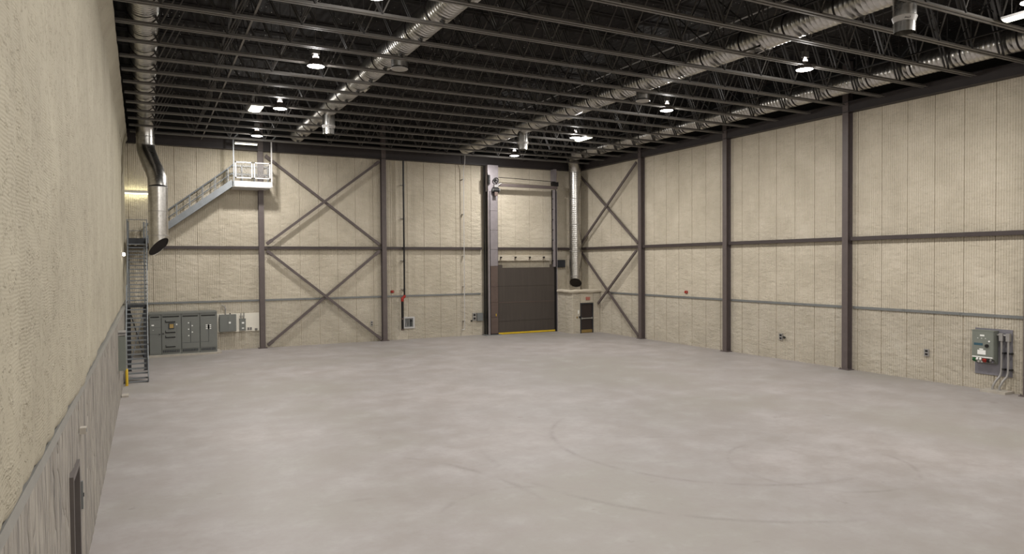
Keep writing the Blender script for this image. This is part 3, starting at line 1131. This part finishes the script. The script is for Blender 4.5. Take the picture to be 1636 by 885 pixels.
pbox(PX0, PX1, PY0, PY1, 9.84, PZ).build('deck', 'stair_steel', t)
pbox(PX0 - .02, PX1 + .02, PY0 - .03, PY0 + .02, 9.62, PZ + .02).build('front_channel', 'white_steel', t)
for x in (PX0, PX1 - .05):
    pbox(x, x + .05, PY0, PY1, 9.62, 9.84).build('side_channel', 'stair_steel', t)
for x in (PX0 + .5, PX0 + 1.0, PX0 + 1.5):
    pbox(x, x + .05, PY0, PY1, 9.70, 9.84).build('joist', 'stair_steel', t)
mbp = MB()
mbp.add([p_(PX0 - .05, PY0 - .02, 9.62), p_(PX1 + .05, PY0 - .02, 9.62), p_(PX1 - .15, PY1, 9.56), p_(PX0, PY1, 9.56),
         p_(PX0 - .05, PY0 - .02, 9.58), p_(PX1 + .05, PY0 - .02, 9.58), p_(PX1 - .15, PY1, 9.52), p_(PX0, PY1, 9.52)],
        [(0, 1, 2, 3), (7, 6, 5, 4), (0, 4, 5, 1), (1, 5, 6, 2), (2, 6, 7, 3), (3, 7, 4, 0)])
mbp.build('soffit_plate', 'white_steel', t)
xm_ = (PX0 + .09 + PX1) / 2
for a, b in ((PX0 + .09, xm_ - .03), (xm_ + .03, PX1 - .02)):
    g = MB()
    z0, z1 = 10.08, 11.04
    y = PY0
    for q in ((a, a + .07, z0, z1), (b - .07, b, z0, z1), (a, b, z0, z0 + .06), (a, b, z1 - .07, z1)):
        g.box(q[0] - ox, q[1] - ox, y - .03 - oy, y + .03 - oy, q[2] - oz, q[3] - oz)
    go = g.build('gate', 'white_steel', t)
    ms = MB()
    for i in range(1, 12):
        x = a + (b - a) * i / 12
        ms.tube(p_(x, y, z0), p_(x, y, z1), .006, 4)
    for i in range(1, 13):
        z = z0 + (z1 - z0) * i / 13
        ms.tube(p_(a, y, z), p_(b, y, z), .006, 4)
    ms.build('wire_mesh', 'white_steel', go)
for x in (PX0 + .02, PX1 + .04):
    MB().bar(p_(x, PY0 - .02, 9.62), p_(x, PY0 - .02, 12.36), .07, .07).build('corner_post', 'white_steel' if x > 5 else 'stair_steel', t)
    MB().bar(p_(x, PY0 - .02, 12.34), p_(x + .25, PY0 - .02, 12.62), .07, .07).build('head_brace', 'rail_grey', t)
MB().bar(p_(PX0 - .4, PY0 - .02, 12.36), p_(PX1 + .1, PY0 - .02, 12.36), .06, .06).build('header', 'rail_grey', t)
for z in (10.45, 10.95):
    MB().bar(p_(PX0, PY1 - .05, z), p_(PX1, PY1 - .05, z), .04, .06).bar(p_(PX1, PY0, z), p_(PX1, PY1, z), .04, .05).build('guard_rail', 'stair_steel', t)
for x in (PX0 + .6, PX0 + 1.3, PX1):
    MB().bar(p_(x, PY1 - .05, PZ), p_(x, PY1 - .05, 10.98), .06, .04).build('guard_post', 'stair_steel', t)

# ------------------------------------------------------------------ electrical gear along the back wall
pad = MB().box(-.04, 3.66, 42.98, 44.55, 0, .10).build('equipment_pad', 'concrete_pad')
tag(pad, 'low concrete pad under the row of switchgear cabinets', 'pad')
SGX = [.0, .60, 1.60, 2.55, 3.46]
LBL = ['narrow grey switchgear cabinet next to the stair with white nameplate', 'grey switchgear cabinet with a square meter window and drawer pulls',
       'grey switchgear cabinet with a vertical column of white breaker tags', 'grey switchgear cabinet with six white tags at the end of the row']
for i in range(4):
    a, b = SGX[i], SGX[i + 1]
    W_ = b - a
    t = thing('switchgear_cabinet', LBL[i], 'cabinet', (a, 43.2, .10))
    MB().box(.008, W_ - .008, 0, 1.3, 0, 2.24).build('body', 'cabinet_grey', t)
    MB().box(.0, W_, -.03, 1.32, 2.24, 2.32).build('top_cap', 'cabinet_grey', t)
    MB().box(.07, W_ - .10, -.02, 0, 2.08, 2.13).build('drip_hood', 'black_trim', t)
    d = MB().box(.03, W_ - .03, -.022, 0, .30 if i else .06, 2.04).build('door', 'cabinet_grey', t)
    if i:
        v = MB()
        nn = 10
        for s_ in range(nn):
            x = .07 + (W_ - .14) * s_ / nn
            v.box(x, x + (W_ - .14) / nn * .55, -.03, -.005, .12, .25)
        v.build('vent_grille', 'stair_dark', t)
    if i == 0:
        MB().box(.12, .24, -.03, -.022, 1.62, 1.69).build('nameplate', 'label_white', d)
        MB().box(.17, .22, -.03, -.022, 1.38, 1.40).build('nameplate', 'label_white', d)
        MB().box(.48, .54, -.06, -.022, 1.13, 1.17).build('handle', 'black_trim', d)
        MB().box(.03, W_ - .03, -.026, -.022, 1.155, 1.163).box(.03, W_ - .03, -.026, -.022, 1.52, 1.527).box(.03, W_ - .03, -.026, -.022, 1.95, 1.957).build('door_seam', 'stair_dark', d)
    if i == 1:
        MB().box(.36, .64, -.05, -.022, 1.42, 1.74).build('meter_frame', 'stair_dark', d)
        MB().box(.41, .61, -.055, -.05, 1.47, 1.69).build('meter_window', 'copper_brass', d)
        for z in (1.80, 1.22, .95, .42):
            MB().box(.20, .70, -.05, -.022, z - .02, z + .03).box(.20, .225, -.05, -.022, z, z + .12).build('drawer_pull', 'black_trim', d)
        MB().box(.74, .80, -.03, -.022, 1.62, 1.70).build('nameplate', 'label_white', d)
        MB().box(.77, .775, -.026, -.022, .62, 1.55).build('door_seam', 'stair_dark', d)
        MB().tube((.09, -.05, 1.17), (.09, -.02, 1.17), .035, 10).build('knob', 'black_trim', d)
    if i == 2:
        MB().box(.46, .48, -.03, -.022, .62, 1.80).box(.03, W_ - .03, -.026, -.022, .60, .612).build('door_seam', 'stair_dark', d)
        for x, z in ((.37, 1.72), (.56, 1.55), (.37, 1.36), (.56, 1.19), (.37, 1.0)):
            MB().box(x - .03, x + .03, -.03, -.022, z - .03, z + .03).build('breaker_tag', 'label_white', d)
    if i == 3:
        MB().box(.45, .465, -.03, -.022, .62, 1.55).box(.03, .465, -.026, -.022, .61, .622).build('door_seam', 'stair_dark', d)
        for x in (.36, .54):
            for z in (1.55, 1.45, 1.35):
                MB().box(x - .05, x + .05, -.03, -.022, z - .025, z + .025).build('breaker_tag', 'label_white', d)
            MB().box(.42, .50, -.035, -.022, 1.33, 1.57).build('switch', 'stair_dark', d)

bb = MB().box(3.58, 5.92, YB - .05, YB - .01, 1.06, 2.16).build('backer_board', 'plywood_white')
tag(bb, 'white plywood backer board behind the wall boxes', 'board')
t = thing('panel_board', 'wide grey double-door electrical box beside the switchgear', 'electrical box', (3.68, YB - .055, 1.12))
MB().box(0, .92, -.28, 0, 0, 1.0).build('body', 'cabinet_grey', t)
for a, b in ((.01, .47), (.48, .91)):
    MB().box(a, b, -.30, -.28, .02, .98).build('door', 'cabinet_grey', t)
MB().box(.50, .61, -.308, -.30, .47, .58).build('nameplate', 'label_white', t)
MB().path([(.35, -.1, 1.0), (.35, -.1, 1.35), (.30, -.05, 1.5), (.15, 0, 1.55)], .03, 8).build('conduit', 'conduit', t)
MB().tube((.6, -.1, 1.0), (.6, -.1, 1.08), .03, 8).build('fitting', 'black_trim', t)
t = thing('disconnect_switch', 'narrow grey disconnect box with two conduits on the white board', 'electrical box', (4.80, YB - .055, 1.10))
MB().box(0, .34, -.16, 0, .05, .72).build('body', 'cabinet_grey', t)
MB().box(-.01, .35, -.165, 0, .70, .74).box(-.01, .35, -.165, 0, .03, .07).build('flange', 'cabinet_grey', t)
MB().box(.12, .25, -.168, -.16, .44, .54).build('nameplate', 'label_white', t)
MB().box(.12, .24, -.168, -.16, .14, .20).build('nameplate', 'label_white', t)
for x in (.09, .25):
    MB().tube((x, -.08, .72), (x, -.08, 1.08), .03, 8).build('conduit', 'conduit', t)
MB().box(.0, .3, -.11, -.05, .88, .92).build('strut', 'conduit', t)


def outlet(label, loc, rz, w_=.1, h_=.16, mat='conduit', cover=True, group=None):
    t = thing('wall_outlet', label, 'outlet', loc, rz, group)
    MB().box(-w_ / 2, w_ / 2, -.06, 0, -h_ / 2, h_ / 2).build('box', mat, t)
    for z in (-h_ * .22, h_ * .22):
        MB().box(-w_ * .28, w_ * .28, -.066, -.06, z - h_ * .13, z + h_ * .13).build('socket', 'black_trim' if mat != 'black_trim' else 'conduit', t)
    return t


outlet('first of two small outlets beside the disconnect box', (5.30, YB - .05, 1.22), 0, .12, .16)
outlet('second of two small outlets beside the disconnect box', (5.44, YB - .05, 1.22), 0, .12, .16)
outlet('small black outlet on the corner of the white board', (5.74, YB - .05, 1.16), 0, .13, .11, 'black_trim')
outlet('grey outlet beneath the back cross bracing', (12.89, YB, 1.17), 0, .12, .34)
outlet('single black-and-grey outlet on the right wall near the control box', (XR, 17.88, 1.19), -PI / 2, .20, .30)
t = outlet('twin black outlet on the right wall between two columns', (XR, 25.5, 1.16), -PI / 2, .22, .34)
MB().path([(.16, 0, 0), (.26, -.09, -.02), (.36, -.13, .0)], [.05, .06, .03], 10).build('plug', 'black_trim', t)
t = outlet('grey junction box group beside the lift door track', (20.25, YB, 1.3), 0, .28, .55, 'conduit')
MB().box(.18, .62, -.14, 0, -.30, .25).build('junction_box', 'rail_grey', t)
MB().tube((.62, -.07, .15), (.78, -.07, .15), .025, 8).build('conduit', 'conduit', t)
MB().tube((-.22, -.05, -.28), (-.22, 0, -.28), .06, 10).build('button', 'black_trim', t)


def alarm(label, loc, rz):
    t = thing('fire_alarm', label, 'alarm', loc, rz)
    MB().box(-.11, .11, -.05, 0, -.08, .08).build('back_box', 'red_paint', t)
    MB().box(-.09, .03, -.10, -.05, -.06, .06).build('horn', 'red_paint', t)
    MB().box(.04, .09, -.08, -.05, -.04, .04).build('strobe', 'faded_red', t)


alarm('red fire alarm beside the black pipe on the back wall', (14.31, YB, 3.21), 0)
alarm('red fire alarm high on the right wall above the rail', (XR, 32.66, 3.22), -PI / 2)

# standpipe
t = thing('standpipe', 'black vertical pipe with red valve on the back wall', 'pipe', (15.05, YB - .31, .66))
MB().tube((0, 0, 2.2), (0, 0, 11.2), .06, 12).build('riser', 'black_pipe', t, True)
MB().tube((-.15, 0, 0), (-.15, 0, 1.95), .085, 12).build('lower_pipe', 'black_pipe', t, True)
MB().path([(-.15, 0, 1.9), (-.15, 0, 2.08), (-.08, 0, 2.16), (0, 0, 2.2), (0, 0, 2.32)], [.1, .1, .09, .09, .08], 12).build('coupling', 'red_paint', t, True)
MB().tube((-.15, 0, -.02), (-.15, 0, .08), .1, 12).tube((-.15, 0, .7), (-.15, 0, .8), .1, 12).build('end_fitting', 'guide_brown', t, True)
for z in (2.7, 4.6, 7.4, 9.6):
    MB().box(-.14, .14, .04, .30, z - .02, z + .02).build('clamp', 'conduit', t)
t = thing('hose_cabinet', 'white framed cabinet beside the black pipe', 'cabinet', (15.42, YB, .72))
for q in ((-.40, -.29, 0, .78), (.29, .40, 0, .78), (-.29, .29, 0, .10), (-.29, .29, .68, .78)):
    MB().box(q[0], q[1], -.10, 0, q[2], q[3]).build('frame', 'white_steel', t)
MB().box(-.29, .29, -.03, -.005, .10, .68).build('back_panel', 'rail_grey', t)
MB().path([(-.2, -.05, .14), (-.1, -.06, .6), (-.05, -.06, .2), (.02, -.06, .62)], .03, 8).build('hose', 'conduit', t)
MB().tube((.15, -.06, .14), (.15, -.06, .62), .035, 8).box(.09, .22, -.09, -.04, .45, .56).build('valve', 'black_trim', t)

# ------------------------------------------------------------------ vertical lift door
t = thing('lift_door', 'large brown steel vertical lift door with tall guides and motor', 'lift door', (24.1, 43.9, 0))
ox, oy = 24.1, 43.9


def lb(x0, x1, y0, y1, z0, z1):
    return MB().box(x0 - ox, x1 - ox, y0 - oy, y1 - oy, z0, z1)


lf = lb(21.80, 26.44, 43.95, 44.05, .14, 4.72).build('door_leaf', 'lift_door_sheet', t)
lb(21.80, 26.44, 43.935, 43.95, 2.24, 2.28).build('seam_strip', 'guide_brown', lf)
lb(21.80, 26.44, 43.935, 43.95, 3.42, 3.45).build('seam_strip', 'lift_door_sheet', lf)
lb(21.80, 26.44, 43.93, 43.95, .95, .97).build('seam_strip', 'lift_door_sheet', lf)
lb(21.78, 26.45, 43.90, 44.06, .02, .14).build('bottom_bar', 'yellow_paint', t)
for a, b in ((21.80, 22.16), (26.08, 26.44)):
    lb(a, b, 43.95, 44.05, 4.72, 4.93).build('ear_plate', 'lift_door_sheet', t)
# left guide: channel, casing of stacked covers
lb(20.90, 20.96, 44.2, 44.36, 0, 11.85).build('guide_channel', 'black_trim', t)
lb(20.98, 21.08, 43.72, 43.86, .05, 11.3).build('guide_tube', 'guide_grey', t)
lb(21.08, 21.16, 43.85, 44.36, .05, 11.0).build('guide_channel', 'black_trim', t)
zz = [.10, 1.25, 2.3, 3.4, 4.85, 6.0, 7.35, 8.7, 10.05]
for i in range(len(zz) - 1):
    lb(21.17, 21.74, 43.80, 44.36, zz[i] + .008, zz[i + 1] - .008).build('guide_cover', 'guide_brown' if zz[i] < 4.5 else 'guide_grey', t)
lb(21.74, 21.79, 43.86, 44.36, .05, 10.2).build('track', 'black_trim', t)
lb(20.98, 21.80, 43.78, 44.3, 10.05, 11.87).build('head_plate', 'guide_grey', t)
# right guide
lb(26.28, 26.42, 43.74, 43.9, 4.75, 10.35).build('guide_tube', 'guide_grey', t)
lb(26.46, 26.56, 43.85, 44.36, .02, 10.4).build('guide_channel', 'black_trim', t)
lb(26.57, 26.605, 43.80, 44.36, .02, 10.3).build('guide_tube', 'guide_grey', t)
lb(26.36, 26.60, 43.85, 44.3, 10.9, 11.87).build('head_plate', 'guide_grey', t)
bt = MB().tube((0, 0, 0), (.10, 0, 0), .03, 8).mesh('guide_bolt', ['black_trim'])
for i in range(9):
    o = link('guide_bolt', bt, t)
    o.location = (26.605 - ox, 44.1 - oy, 3.4 + i * .85)
for i in range(7):
    o = link('guide_bolt', bt, t)
    o.location = (26.2 - ox, 43.84 - oy, 5.2 + i * .75)
lb(21.80, 26.6, 43.72, 43.92, 10.42, 10.62).build('head_beam', 'column_steel', t)
MB().tube((21.75 - ox, 43.85 - oy, 11.06), (26.5 - ox, 43.85 - oy, 10.95), .022, 8).build('drive_shaft', 'black_trim', t)
lb(26.2, 26.68, 43.70, 44.0, 10.62, 10.92).build('bearing_block', 'black_trim', t)
mo = MB().tube((21.3 - ox, 43.62 - oy, 10.12), (21.72 - ox, 43.62 - oy, 10.12), .19, 14).build('motor', 'black_trim', t, True)
MB().tube((21.26 - ox, 43.62 - oy, 10.12), (21.31 - ox, 43.62 - oy, 10.12), .12, 14).tube((21.71 - ox, 43.62 - oy, 10.12), (21.80 - ox, 43.62 - oy, 10.12), .13, 14).build('motor_end', 'rail_grey', mo, True)
lb(21.36, 21.60, 43.45, 43.62, 9.72, 9.98).build('gear_box', 'guide_brown', t)
lb(21.4, 21.68, 43.55, 43.8, 10.32, 10.5).build('motor_bracket', 'conduit', t)
MB().path([(21.55 - ox + .17 * math.cos(a), 43.6 - oy, 10.80 + .17 * math.sin(a)) for a in [2 * PI * j / 16 for j in range(17)]], .04, 8).tube((21.55 - ox, 43.55 - oy, 10.8), (21.55 - ox, 43.8 - oy, 10.8), .06, 10).build('sprocket', 'black_trim', t, True)
MB().tube((21.0 - ox, 43.62 - oy, 10.5), (21.0 - ox, 43.62 - oy, 11.15), .09, 10).build('counterweight_chain', 'black_trim', t, True)
MB().tube((21.68 - ox, 43.6 - oy, 10.45), (21.95 - ox, 43.6 - oy, 10.62), .03, 8).build('brake_arm', 'aluminium', t, True)
lb(20.75, 21.95, 43.68, 44.4, .0, .05).build('sill_plate', 'rail_grey', t)
lb(21.55, 21.60, 43.78, 43.80, 1.33, 1.50).build('push_button', 'yellow_paint', t)

# foam ledge and bumpers above the door leaf
tag(MB().box(21.82, 26.28, 44.34, YB - .004, 5.21, 5.60).build('foam_ledge', 'foam_panel'), 'cream foam-covered header ledge above the lift door leaf', 'ledge')
for i in range(4):
    t = thing('door_bumper', 'dark bumper bolt on the foam ledge, ' + ORD[i] + ' counted from the door motor', 'bumper', (22.22 + i * 1.17, 44.34, 5.45), 0, 'bumper bolts on the header ledge')
    MB().tube((0, 0, .0), (0, -.14, .0), .06, 10).build('bolt', 'black_trim', t, True)
    MB().bar((-.02, -.08, -.02), (-.08, -.08, -.2), .04, .04).build('clip', 'guide_brown', t)
t = thing('control_box', 'dark box on the back wall between door guide and duct drop', 'electrical box', (27.15, YB, 4.70))
MB().box(-.42, .46, -.28, 0, 0, .55).build('body', 'black_trim', t)
MB().box(-.40, .44, -.295, -.28, .02, .53).build('cover', 'stair_dark', t)

# ------------------------------------------------------------------ corner vestibule
VX0, VY0, VZ = 26.62, 41.8, 2.97
vst = struct('wall_vestibule', MB().box(VX0 + .05, 27.30, VY0 + .05, VY0 + .2, 0, VZ)
             .box(27.30, 28.38, VY0 + .05, VY0 + .2, 2.16, VZ).box(28.38, XR, VY0 + .05, VY0 + .2, 0, VZ)
             .box(VX0 + .05, VX0 + .2, VY0 + .2, YB, 0, VZ).box(VX0 + .05, XR, VY0 + .05, YB, VZ - .1, VZ), 'foam_panel', 'foam-covered corner vestibule with the dark brown door')
vw = (YB - VY0) / 3
for i in range(3):
    o = link('panel', panel(vw, 0, VZ - .12, False), vst)
    o.location = (VX0, YB - vw * i, 0)
    o.rotation_euler = (0, 0, -PI / 2)
for a, b, z0 in ((VX0, 27.30, 0), (28.38, XR, 0)):
    o = link('panel', panel(b - a, z0, VZ - .12, False), vst)
    o.location = (a, VY0, 0)
o = link('panel', panel(1.08, 2.17, VZ - .12, False), vst)
o.location = (27.30, VY0, 0)
mb = MB()
pts = [(VX0 - .02, 43.70 - (43.70 - VY0 + .02) * i / 8) for i in range(9)]
pts += [(VX0 - .02 + (XR - VX0) * i / 8, VY0 - .02) for i in range(1, 9)]
mb.path([(x, y, VZ + .02 + random.uniform(-.02, .02)) for x, y in pts], [.13 + random.uniform(-.02, .02) for _ in pts], 10)
mb.build('foam_cap', 'foam_panel', vst, True)
d = struct('door_1', MB().box(27.35, 28.33, VY0 + .06, VY0 + .11, .02, 2.08), 'door_brown', 'dark brown exit door with push bar in the corner vestibule')
MB().box(27.35, 28.33, VY0 + .045, VY0 + .06, .03, .24).build('kick_plate', 'copper_brass', d)
MB().box(27.36, 28.30, VY0 - .02, VY0 + .03, 1.02, 1.09).box(27.36, 27.46, VY0 - .03, VY0 + .06, 1.0, 1.12).box(28.24, 28.31, VY0 - .03, VY0 + .06, 1.0, 1.12).build('push_bar', 'aluminium', d)
MB().box(27.30, 27.35, VY0 - .02, VY0 + .12, 0, 2.16).box(28.33, 28.38, VY0 - .02, VY0 + .12, 0, 2.16).box(27.35, 28.33, VY0 - .02, VY0 + .12, 2.08, 2.16).build('door_frame', 'stair_dark', d)
t = thing('red_sign', 'small faded red sign above the brown vestibule door', 'sign', (27.91, VY0, 2.36))
MB().box(-.17, .17, -.05, 0, 0, .22).build('sign_body', 'faded_red', t)
MB().box(-.13, .13, -.055, -.05, .05, .17).build('sign_face', 'faded_red', t)
t = thing('wall_switch', 'light switches beside the vestibule door', 'switch', (27.12, VY0, 1.15))
MB().box(-.04, .04, -.03, 0, .25, .5).build('notice', 'label_white', t)
MB().box(-.16, -.08, -.03, 0, -.06, .06).build('switch_plate', 'copper_brass', t)
MB().box(.04, .12, -.05, 0, -.07, .07).build('card_reader', 'black_trim', t)

# ------------------------------------------------------------------ left wall door and gear
d = struct('door_2', MB().box(-1.16, -1.10, DOOR[0] + .05, DOOR[1] - .05, .01, 2.10), 'door_taupe', 'taupe steel door in the grey wainscot')
MB().box(-1.2, -.955, DOOR[0] - .03, DOOR[0] + .05, 0, 2.18).box(-1.2, -.955, DOOR[1] - .05, DOOR[1] + .03, 0, 2.18).box(-1.2, -.955, DOOR[0] + .05, DOOR[1] - .05, 2.10, 2.18).build('door_frame', 'door_taupe', d)
MB().path([(-1.10, DOOR[0] + .16, 1.05), (-1.02, DOOR[0] + .16, 1.05), (-1.02, DOOR[0] + .28, 1.05)], .013, 8).build('lever_handle', 'aluminium', d, True)
MB().tube((-1.10, DOOR[0] + .16, 1.2), (-1.06, DOOR[0] + .16, 1.2), .03, 10).build('lock', 'aluminium', d, True)
t = thing('wall_switch', 'narrow grey switch plate on the wainscot beside the taupe door', 'switch', (XL + .03, 12.95, 1.45))
MB().box(-.05, .0, -.03, .03, -.22, .22).build('plate', 'rail_grey', t)
MB().box(.0, .012, -.012, .012, -.03, .03).build('toggle', 'stair_dark', t)
t = thing('wall_outlet', 'small beige box high on the wainscot above the taupe door', 'outlet', (XL + .03, 13.1, 2.45))
MB().box(-.05, .05, -.08, .08, -.05, .05).build('box', 'concrete_pad', t)
MB().box(.05, .055, -.05, .05, -.03, .03).build('socket', 'rail_grey', t)
t = thing('wall_cabinet', 'tall grey electrical cabinet hung on the wainscot before the stair foot', 'cabinet', (XL, 29.0, 1.25))
MB().box(-.04, .04, .0, .60, 0, 1.28).build('back', 'cabinet_green_grey', t)
MB().box(.04, .22, .0, .60, 0, 1.26).build('body', 'cabinet_green_grey', t)
MB().box(.22, .235, .02, .58, .03, 1.23).build('door', 'cabinet_green_grey', t)
MB().box(-.04, .24, -.02, .62, 1.28, 1.34).build('top_flange', 'conduit', t)
MB().box(-.04, .24, -.02, .62, 1.37, 1.42).build('top_flange', 'conduit', t)
MB().tube((.1, .3, 1.34), (.1, .3, 1.37), .05, 8).build('fitting', 'conduit', t)
t = thing('guard_post', 'short yellow guard rail at the foot of the stair', 'guard rail', (XL + .13, 33.75, 0))
MB().path([(0, -.2, 0), (0, -.2, .5), (0, -.12, .64), (0, .1, .64), (0, .2, .5), (0, .2, 0)], .05, 10).build('hoop', 'yellow_paint', t, True)
MB().box(-.06, .06, -.28, -.12, 0, .012).box(-.06, .06, .12, .28, 0, .012).build('foot_plate', 'yellow_paint', t)
tag(MB().box(XL + .02, XL + .26, 30.6, 31.1, 0, .07).build('floor_curb', 'concrete_pad'), 'small concrete block on the floor against the wainscot', 'block')

# ------------------------------------------------------------------ control box on the right wall
bp = MB().box(XR - .03, XR - .002, 14.6, 15.95, .60, 2.40).build('backing_plate', 'back_plate')
tag(bp, 'flat grey metal plate behind the wall control box', 'plate')
t = thing('motor_control', 'grey wall control box with coloured buttons on a metal plate', 'control box', (XR - .03, 15.90, 1.03), -PI / 2)
MB().box(0, .80, -.30, 0, .22, 1.28).build('body', 'cabinet_green_grey', t)
mb = MB()
mb.add([(0, -.30, .22), (.80, -.30, .22), (.80, 0, .0), (0, 0, .0), (0, 0, .22), (.80, 0, .22)], [(0, 1, 2, 3), (0, 3, 4), (1, 5, 2), (3, 2, 5, 4), (0, 4, 5, 1)])
mb.build('sloped_base', 'cabinet_green_grey', t)
MB().box(-.01, .81, -.32, 0, 1.28, 1.31).build('lid', 'cabinet_green_grey', t)
dr = MB().box(.02, .78, -.315, -.30, .30, 1.27).build('door', 'cabinet_green_grey', t)
MB().box(.30, .46, -.32, -.315, 1.08, 1.14).build('nameplate', 'label_white', dr)
for x in (.22, .36, .50):
    MB().box(x - .02, x + .02, -.32, -.315, .99, 1.01).build('marking', 'label_white', dr)
MB().tube((.64, -.335, .90), (.64, -.315, .90), .035, 10).build('indicator', 'label_white', dr, True)
MB().box(.08, .40, -.322, -.315, .72, .81).build('brand_plate', 'blue_plate', dr)
MB().tube((.56, -.36, .72), (.56, -.315, .72), .065, 14).build('selector_knob', 'black_trim', dr, True)
MB().box(.28, .42, -.32, -.315, .55, .60).build('nameplate', 'label_white', dr)
MB().box(.21, .51, -.32, -.315, .37, .54).build('notice', 'label_white', dr)
MB().box(.02, .76, -.325, -.30, .25, .29).build('trim_strip', 'label_white', t)
for x, z, m_, r_ in ((.08, .17, 'green_button', .075), (.20, .21, 'label_white', .04), (.32, .21, 'label_white', .04), (.20, .12, 'label_white', .04),
                     (.32, .12, 'label_white', .04), (.45, .17, 'red_paint', .08), (.58, .17, 'black_trim', .06), (.69, .20, 'conduit', .04), (.71, .13, 'back_plate', .04)):
    yy = -.30 * (z / .22) - .005
    MB().tube((x, yy, z), (x, yy - .06, z - .05), r_, 12).build('push_button', m_, t, True)
for i, (yo, name) in enumerate(((0.98, 'a'), (1.22, 'b'))):
    label = ('bent steel conduit next to the control box side', 'bent steel conduit at the outer edge of the metal plate')[i]
    t = thing('steel_conduit', label, 'conduit', (XR - .16, 15.90 - yo, .09))
    MB().path([(-.16, .22, .0), (-.16, .22, .12), (-.10, .14, .34), (-.02, .03, .54), (0, 0, .72), (0, 0, 1.9)], .042, 12).build('pipe', 'conduit', t, True)
    MB().box(-.065, .065, -.065, .065, 1.88, 2.18).build('pull_fitting', 'conduit', t)
    MB().tube((0, .05, 2.1), (0, .16, 2.1), .035, 10).build('nipple', 'conduit', t, True)
    for z in (1.42, .80):
        MB().box(-.05, .13, -.12, -.05, z - .03, z + .03).build('clamp', 'black_trim', t)
tag(MB().box(XR - .62, XR - .01, 14.55, 15.45, 0, .09).build('conduit_pad', 'concrete_pad'), 'thin concrete pad under the bent conduits', 'pad')
